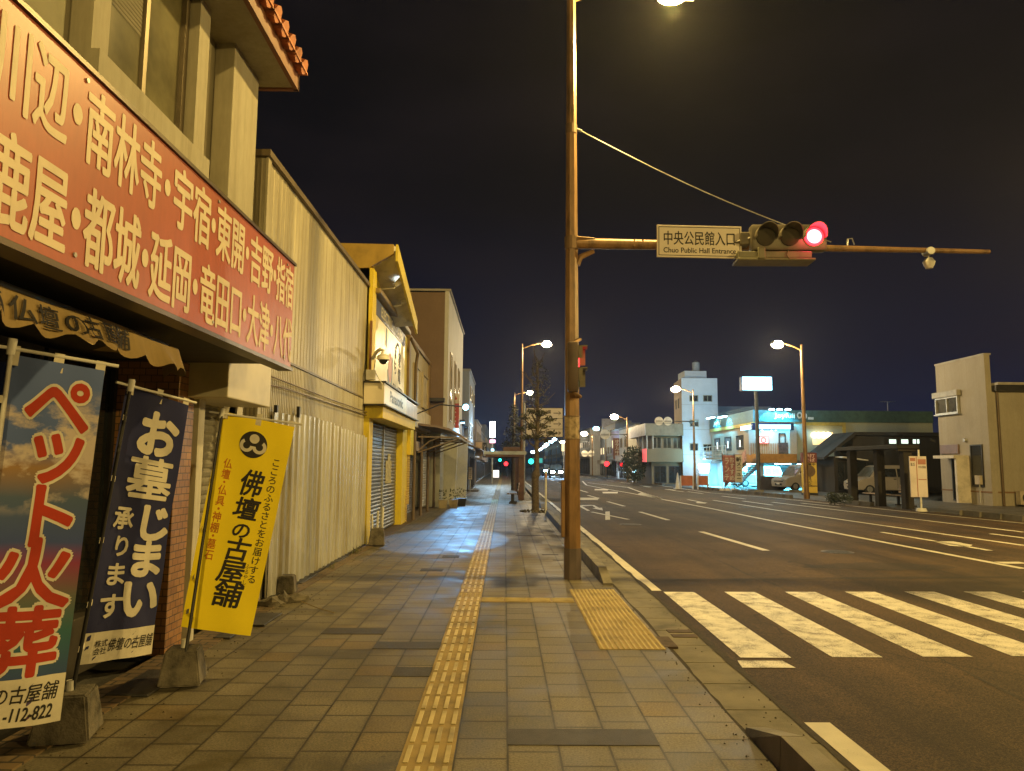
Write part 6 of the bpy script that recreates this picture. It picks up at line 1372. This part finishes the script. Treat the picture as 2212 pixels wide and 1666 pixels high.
b = B(); p2, q2 = ay(1497, 802, 66.5), ay(1513, 783, 66.5); cyl(b, ((p2.x+q2.x)/2, 66.8, q.z+.1), ((p2.x+q2.x)/2, 66.8, q2.z), .36, .34, 18); cyl(b, ((p2.x+q2.x)/2, 66.8, q2.z), ((p2.x+q2.x)/2, 66.8, q2.z+.15), .34, .1, 18); box(b, p2.x-.3, q2.x+.2, 66.3, 67.3, q.z+.1, q.z+.18); obj('water_tank', b, P('tank_grey', (.28, .31, .33), .5, ns=4), tw_, smooth=40)
b = B(); box(b, 19.5, 25, 68, 76, 0, ay(1580, 878, 68).z); rb = tag(obj('rear_building', b, m_far3), 'plain blue grey block behind the restaurant, right of the white tower', 'building')
kt = thing('lit_sign', 'white glowing sign box on a vending stand at the tower foot', 'sign', (17.3, 62.5, 0))
p, q = ay(1510, 1023, 62.6), ay(1533, 1002, 62.6)
b = B(); fb(b, FY(62.6), p.x, q.x, p.z+.35, q.z, -.25, 0, .03); fb(b, FY(62.6), p.x+.1, q.x-.08, p.z+.05, p.z+.33, -.2, -.02); obj('lightbox', b, E('white_sign_glow', (.85, .97, 1), 7), kt)
b = B(); fb(b, FY(62.6), p.x+.02, q.x-.02, 0, p.z, -.3, -.02, .02); obj('stand', b, P('stand_grey', (.38, .38, .42), .5), kt)
light('lit_sign_light', 'AREA', (p.x+.2, 62.2, q.z+.1), 160, (.3, .75, 1), .8, target=(p.x-.2, 64.5, 5))
# road works things at the lamp foot
p = ag(1501, 1057); 
rw = thing('barricade', 'orange and white site barricade beside the middle right lamp', 'barricade', (p.x-1, p.y-.3, 0))
b = B(); box(b, p.x-1.05, p.x-.25, p.y-.35, p.y-.3, .25, .95); box(b, p.x+.15, p.x+.8, p.y-.3, p.y-.25, .3, .95); obj('board', b, P('orange_board', (.42, .13, .06), .6), rw)
b = B(); [box(b, p.x+u, p.x+u+.05, p.y-.45, p.y-.2, 0, .95) for u in (-1.1, -.25, .1, .8)]; obj('frame', b, m_wht, rw)
cn = thing('traffic_cone', 'pale traffic cone behind the orange barricade', 'cone', (p.x-1.2, p.y, 0)); b = B(); cyl(b, (p.x-1.2, p.y, .05), (p.x-1.2, p.y, 1.15), .2, .03, 14); box(b, p.x-1.45, p.x-.95, p.y-.25, p.y+.25, 0, .05); obj('body', b, m_wht, cn, smooth=40)
# --- brown two storey corner shop ------------------------------------------------------------------
ob = thing('corner_shop', 'brown two storey corner shop with a white fascia and a glowing red corner panel', 'building', (13.5, 66, 0))
OY = 63.6; OX = ay(1397, 1000, OY).x; OE = ax(1362, 1000, OX).y; X1 = 15.6
zt, z1, z2, z3, zb = (ay(1410, y, OY).z for y in (915, 941, 970, 998, 1050))
m_ob = stained('olive_brown_wall', (.22, .17, .10), (.16, .12, .07), .8, amt=.4)
b = B(); box(b, OX+.6, X1, OY+.9, OE, 0, z1); box(b, OX, X1, OY, OE, z3, z2); obj('wall', b, m_ob, ob)
b = B(); box(b, OX-.1, X1, OY-.1, OE, z1, zt); obj('fascia', b, P('olive_fascia2', (.20, .17, .115), .7), ob)
b = B(); fb(b, FW(OX-.1), -OE, -OY+.1, z1, zt, 0, .04); obj('white_fascia', b, P('violet_white', (.52, .50, .56), .6), ob)
for k in range(3): window(FY(OY+.9), ob, OX+.7+k*.9, OX+1.5+k*.9, z2+.05, z1-.1, 2, m_alu, m_glass2, .06, .05)
b = B(); [box(b, OX+u, OX+u+.08, OY+.02, OY+.1, z2, z1) for u in (.02, .55)]; [box(b, OX+.02, OX+.1, OY+v, OY+v+.08, z2, z1) for v in (2, 4)]; obj('veranda_post', b, m_white, ob)
b = B(); p = ax(1384, 990, OX); fb(b, FW(OX), -(OY+1.7), -OY, z3, z2+.02, 0, .05); obj('red_panel', b, E('red_panel_glow', (1.0, .16, .16), .85), ob)
for k in range(2): window(FY(OY+.9), ob, OX+.8+k*1.3, OX+1.9+k*1.3, .1, z3-.35, 2, m_dark, m_glass, .07, .06, name='shop_window')
bu = thing('round_bush', 'rounded dark clipped bush at the brown corner shop', 'bush', (12.0, 66.5, 0)); p = ay(1378, 1005, 66); b = B()
for k in range(1500):
    d_ = V((random.gauss(0, 1), random.gauss(0, 1), random.gauss(0, 1))).normalized()*(random.random()**.3); c = V((p.x-.35+d_.x*1.15, 66+d_.y*1.0, 1.75+d_.z*1.6)); a = V((random.uniform(-1, 1), random.uniform(-1, 1), random.uniform(-.6, 1))).normalized()*.22; e = a.orthogonal().normalized()*.08
    quad(b, c, c+a*.5+e, c+a, c+a*.5-e)
obj('crown', b, m_leaf2, bu, recalc=False); b = B(); cyl(b, (p.x-.35, 66, 0), (p.x-.35, 66, 1), .1, n=8); obj('trunk', b, m_bark, bu)
def vending(px, py0, py1, w, Y, lab, st=5):
    a, c = ay(px-w/2, py1, Y), ay(px+w/2, py0, Y); t = thing('vending_machine', lab, 'vending machine', (a.x, Y, 0)); f = Fr((a.x, Y, 0), (1, 0, 0)); W2 = c.x-a.x
    b = B(); fb(b, f, 0, W2, 0, c.z, -.7, -.02, .02); obj('cabinet', b, P('cabinet_white', (.5, .5, .5), .4), t); b = B(); fb(b, f, .08, W2-.08, a.z, c.z-.1, -.02, .0); obj('lit_front', b, E('vending_cyan', (.45, .88, 1), st), t)
vending(1355+17, 1007, 1024, 8, 70, 'glowing vending machine against the brown corner shop')
vending(1344, 1018, 1036, 14, 84, 'pair of bright vending machines far right beside the red signal', 4)
# --- shops farther along the right side ----------------------------------------------------------
block('grey pale fronted shop past the brown corner shop', 13.2, 78, 84, 5.6, m_white, 'R', 2)
board('tall_board', 'tall brown vertical board with pale characters on the far right', 1325, 947, 1343, 992, 86, P('brown_tall_board', (.22, .09, .06), .6), 'ホテル中央', True, m_white_ink, leg=.2)
block('plum coloured narrow shop on the far right', 14.2, 88, 97, 6.0, stained('plum_wall', (.30, .17, .20), (.2, .12, .14), .8), 'R', 2, litn=1)
block('tall grey office past the far right shops', 15.2, 100, 116, 7.3, m_far3, 'R', 3, 3.4, litn=2)
board('roof_board', 'large unlit billboard above the far right office', 1300, 905, 1345, 932, 112, P('billboard_grey', (.20, .21, .26), .6), None, th=.2, leg=.3)
block('white cluttered shop near the distant right signal', 13.8, 118, 134, 7.5, m_white, 'R', 2, litn=2)
block('long low grey shop at the far right of the road', 13.8, 136, 175, 6, m_far1, 'R', 2, litn=3)
block('last dark block on the right where the road fades', 14, 178, 260, 8, m_far3, 'R', 3, litn=4)
block('long dark row of shops at the left far end', -2.5, 128, 230, 6.5, m_far1, 'L', 2, litn=2)
b = B(); box(b, -40, 60, 430, 440, 0, 9); tag(obj('distant_building', b, m_far3), 'dim long block closing the end of the road', 'building')
board('direction_board', 'round and square yellow lit signs hanging over the road left of the pole', 1213, 957, 1222, 975, 120, E('yellow_sign_glow', (1, .85, .45), 1.2), None, th=.1, leg=.15)
p = ay(1168, 1000, 130); board('overhead_board', 'green overhead direction board glowing faintly over the far road', 1152, 990, 1172, 1000, 130, E('green_board_glow', (.05, .55, .5), .7), None, th=.1, leg=.2)
# oncoming cars, headlights on
m_head = E('headlamp_glow', (.5, .82, 1), 120)
for i, (px, Y, lab) in enumerate(((1202.5, 92, 'oncoming car with glaring headlights, right one of two'), (1186, 108, 'oncoming car with glaring headlights, left and farther'))):
    p = ay(px, 1021, Y); c = dup(v1_, (p.x, Y+2, 0), R(90), lab, 'oncoming cars with headlights on'); c['category'] = 'car'; c.name = 'oncoming_car'
    t = [q for q in bpy.data.objects if q.parent is c and q.name.startswith('headlight')]
    for q in t:
        q.data = q.data.copy(); q.data.materials[0] = m_head
        k_ = V((0, 0, 0))
        for v in q.data.vertices: k_ += v.co/len(q.data.vertices)
        for v in q.data.vertices: v.co = k_+(v.co-k_)*1.5
    for q in bpy.data.objects:
        if q.parent is c and q.name.startswith(('body', 'cabin')): q.data = q.data.copy(); q.data.materials[0] = P('dark_car_paint', (.02, .02, .025), .4)
    for s in (-.55, .55): light('headlamp', 'SPOT', (p.x+s, Y-.3, .75), 900, (.45, .72, 1), .08, spot=60, blend=.6, target=(p.x+s-.6, Y-30, 0))

# ================================================================== REMAINING LIGHT
q = ay(1006, 880, 21.8)
light('led_flood', 'SPOT', q+V((0, -.05, -.12)), 950, (.22, .55, 1.0), .03, spot=27, blend=.10, target=(-1.3, 17.1, 0))
light('led_flood', 'SPOT', q+V((0, -.05, -.13)), 230, (.22, .55, 1.0), .03, spot=50, blend=.6, target=(-1.2, 19.8, 0))
light('led_wash', 'POINT', q+V((0, .1, .2)), 45, (.35, .78, 1.0), .08)
wl_ = thing('added_wall_light', 'small blue white light fixed high on the pale wall past the canopy', 'light', (-2.0, 34.5, 3.6))  # lamp added to carry the blue light along the far pavement
b = B(); box(b, -2.3, -1.9, 34.4, 34.6, 3.62, 3.74, .02); obj('housing', b, m_dark, wl_)
b = B(); box(b, -2.1, -1.92, 34.42, 34.58, 3.57, 3.615); obj('lens', b, E('added_led_glow', (.3, .75, 1), 8), wl_)
light('added_wall_led', 'SPOT', (-1.95, 34.5, 3.5), 1300, (.22, .55, 1.0), .08, spot=100, blend=.35, target=(-1.0, 30.5, 0))
q = ay(1064, 928, 61.6); light('far_sign_light', 'AREA', q, 420, (.55, .82, 1), .9, target=(q.x+.4, 50, 0))
light('eave_flood', 'SPOT', (-2.42, 16.1, 5.72), 5, (.75, .9, 1), .06, spot=120, target=(-2.5, 16.1, 6.4))
light('eave_flood', 'SPOT', (-2.42, 17.2, 5.6), 5, (.75, .9, 1), .06, spot=120, target=(-2.5, 17.2, 6.4))

# thin even haze, added to stand in for lens glare round the lamps
b = B(); box(b, -152, 252, -82, 522, -2, 11.5)
mt = bpy.data.materials.new('glow_haze'); mt.use_nodes = True; nt = mt.node_tree; nt.nodes.remove(nt.nodes['Principled BSDF'])
pv = N(nt, 'ShaderNodeVolumePrincipled'); pv.inputs['Density'].default_value = .00032; pv.inputs['Color'].default_value = (.92, .95, 1, 1); pv.inputs['Anisotropy'].default_value = .68
nt.links.new(pv.outputs[0], nt.nodes['Material Output'].inputs['Volume'])
obj('haze', b, mt, kind='stuff')

# ================================================================== RENDER SETTINGS
S.render.engine = 'CYCLES'
S.cycles.use_denoising = True
S.cycles.max_bounces = 6; S.cycles.diffuse_bounces = 3; S.cycles.glossy_bounces = 3; S.cycles.transmission_bounces = 2
S.cycles.sample_clamp_indirect = 4.0; S.cycles.blur_glossy = .5
S.cycles.use_light_tree = True
S.view_settings.view_transform = 'Standard'; S.view_settings.look = 'None'; S.view_settings.gamma = 1; S.view_settings.exposure = -0.1
S.view_settings.use_curve_mapping = False
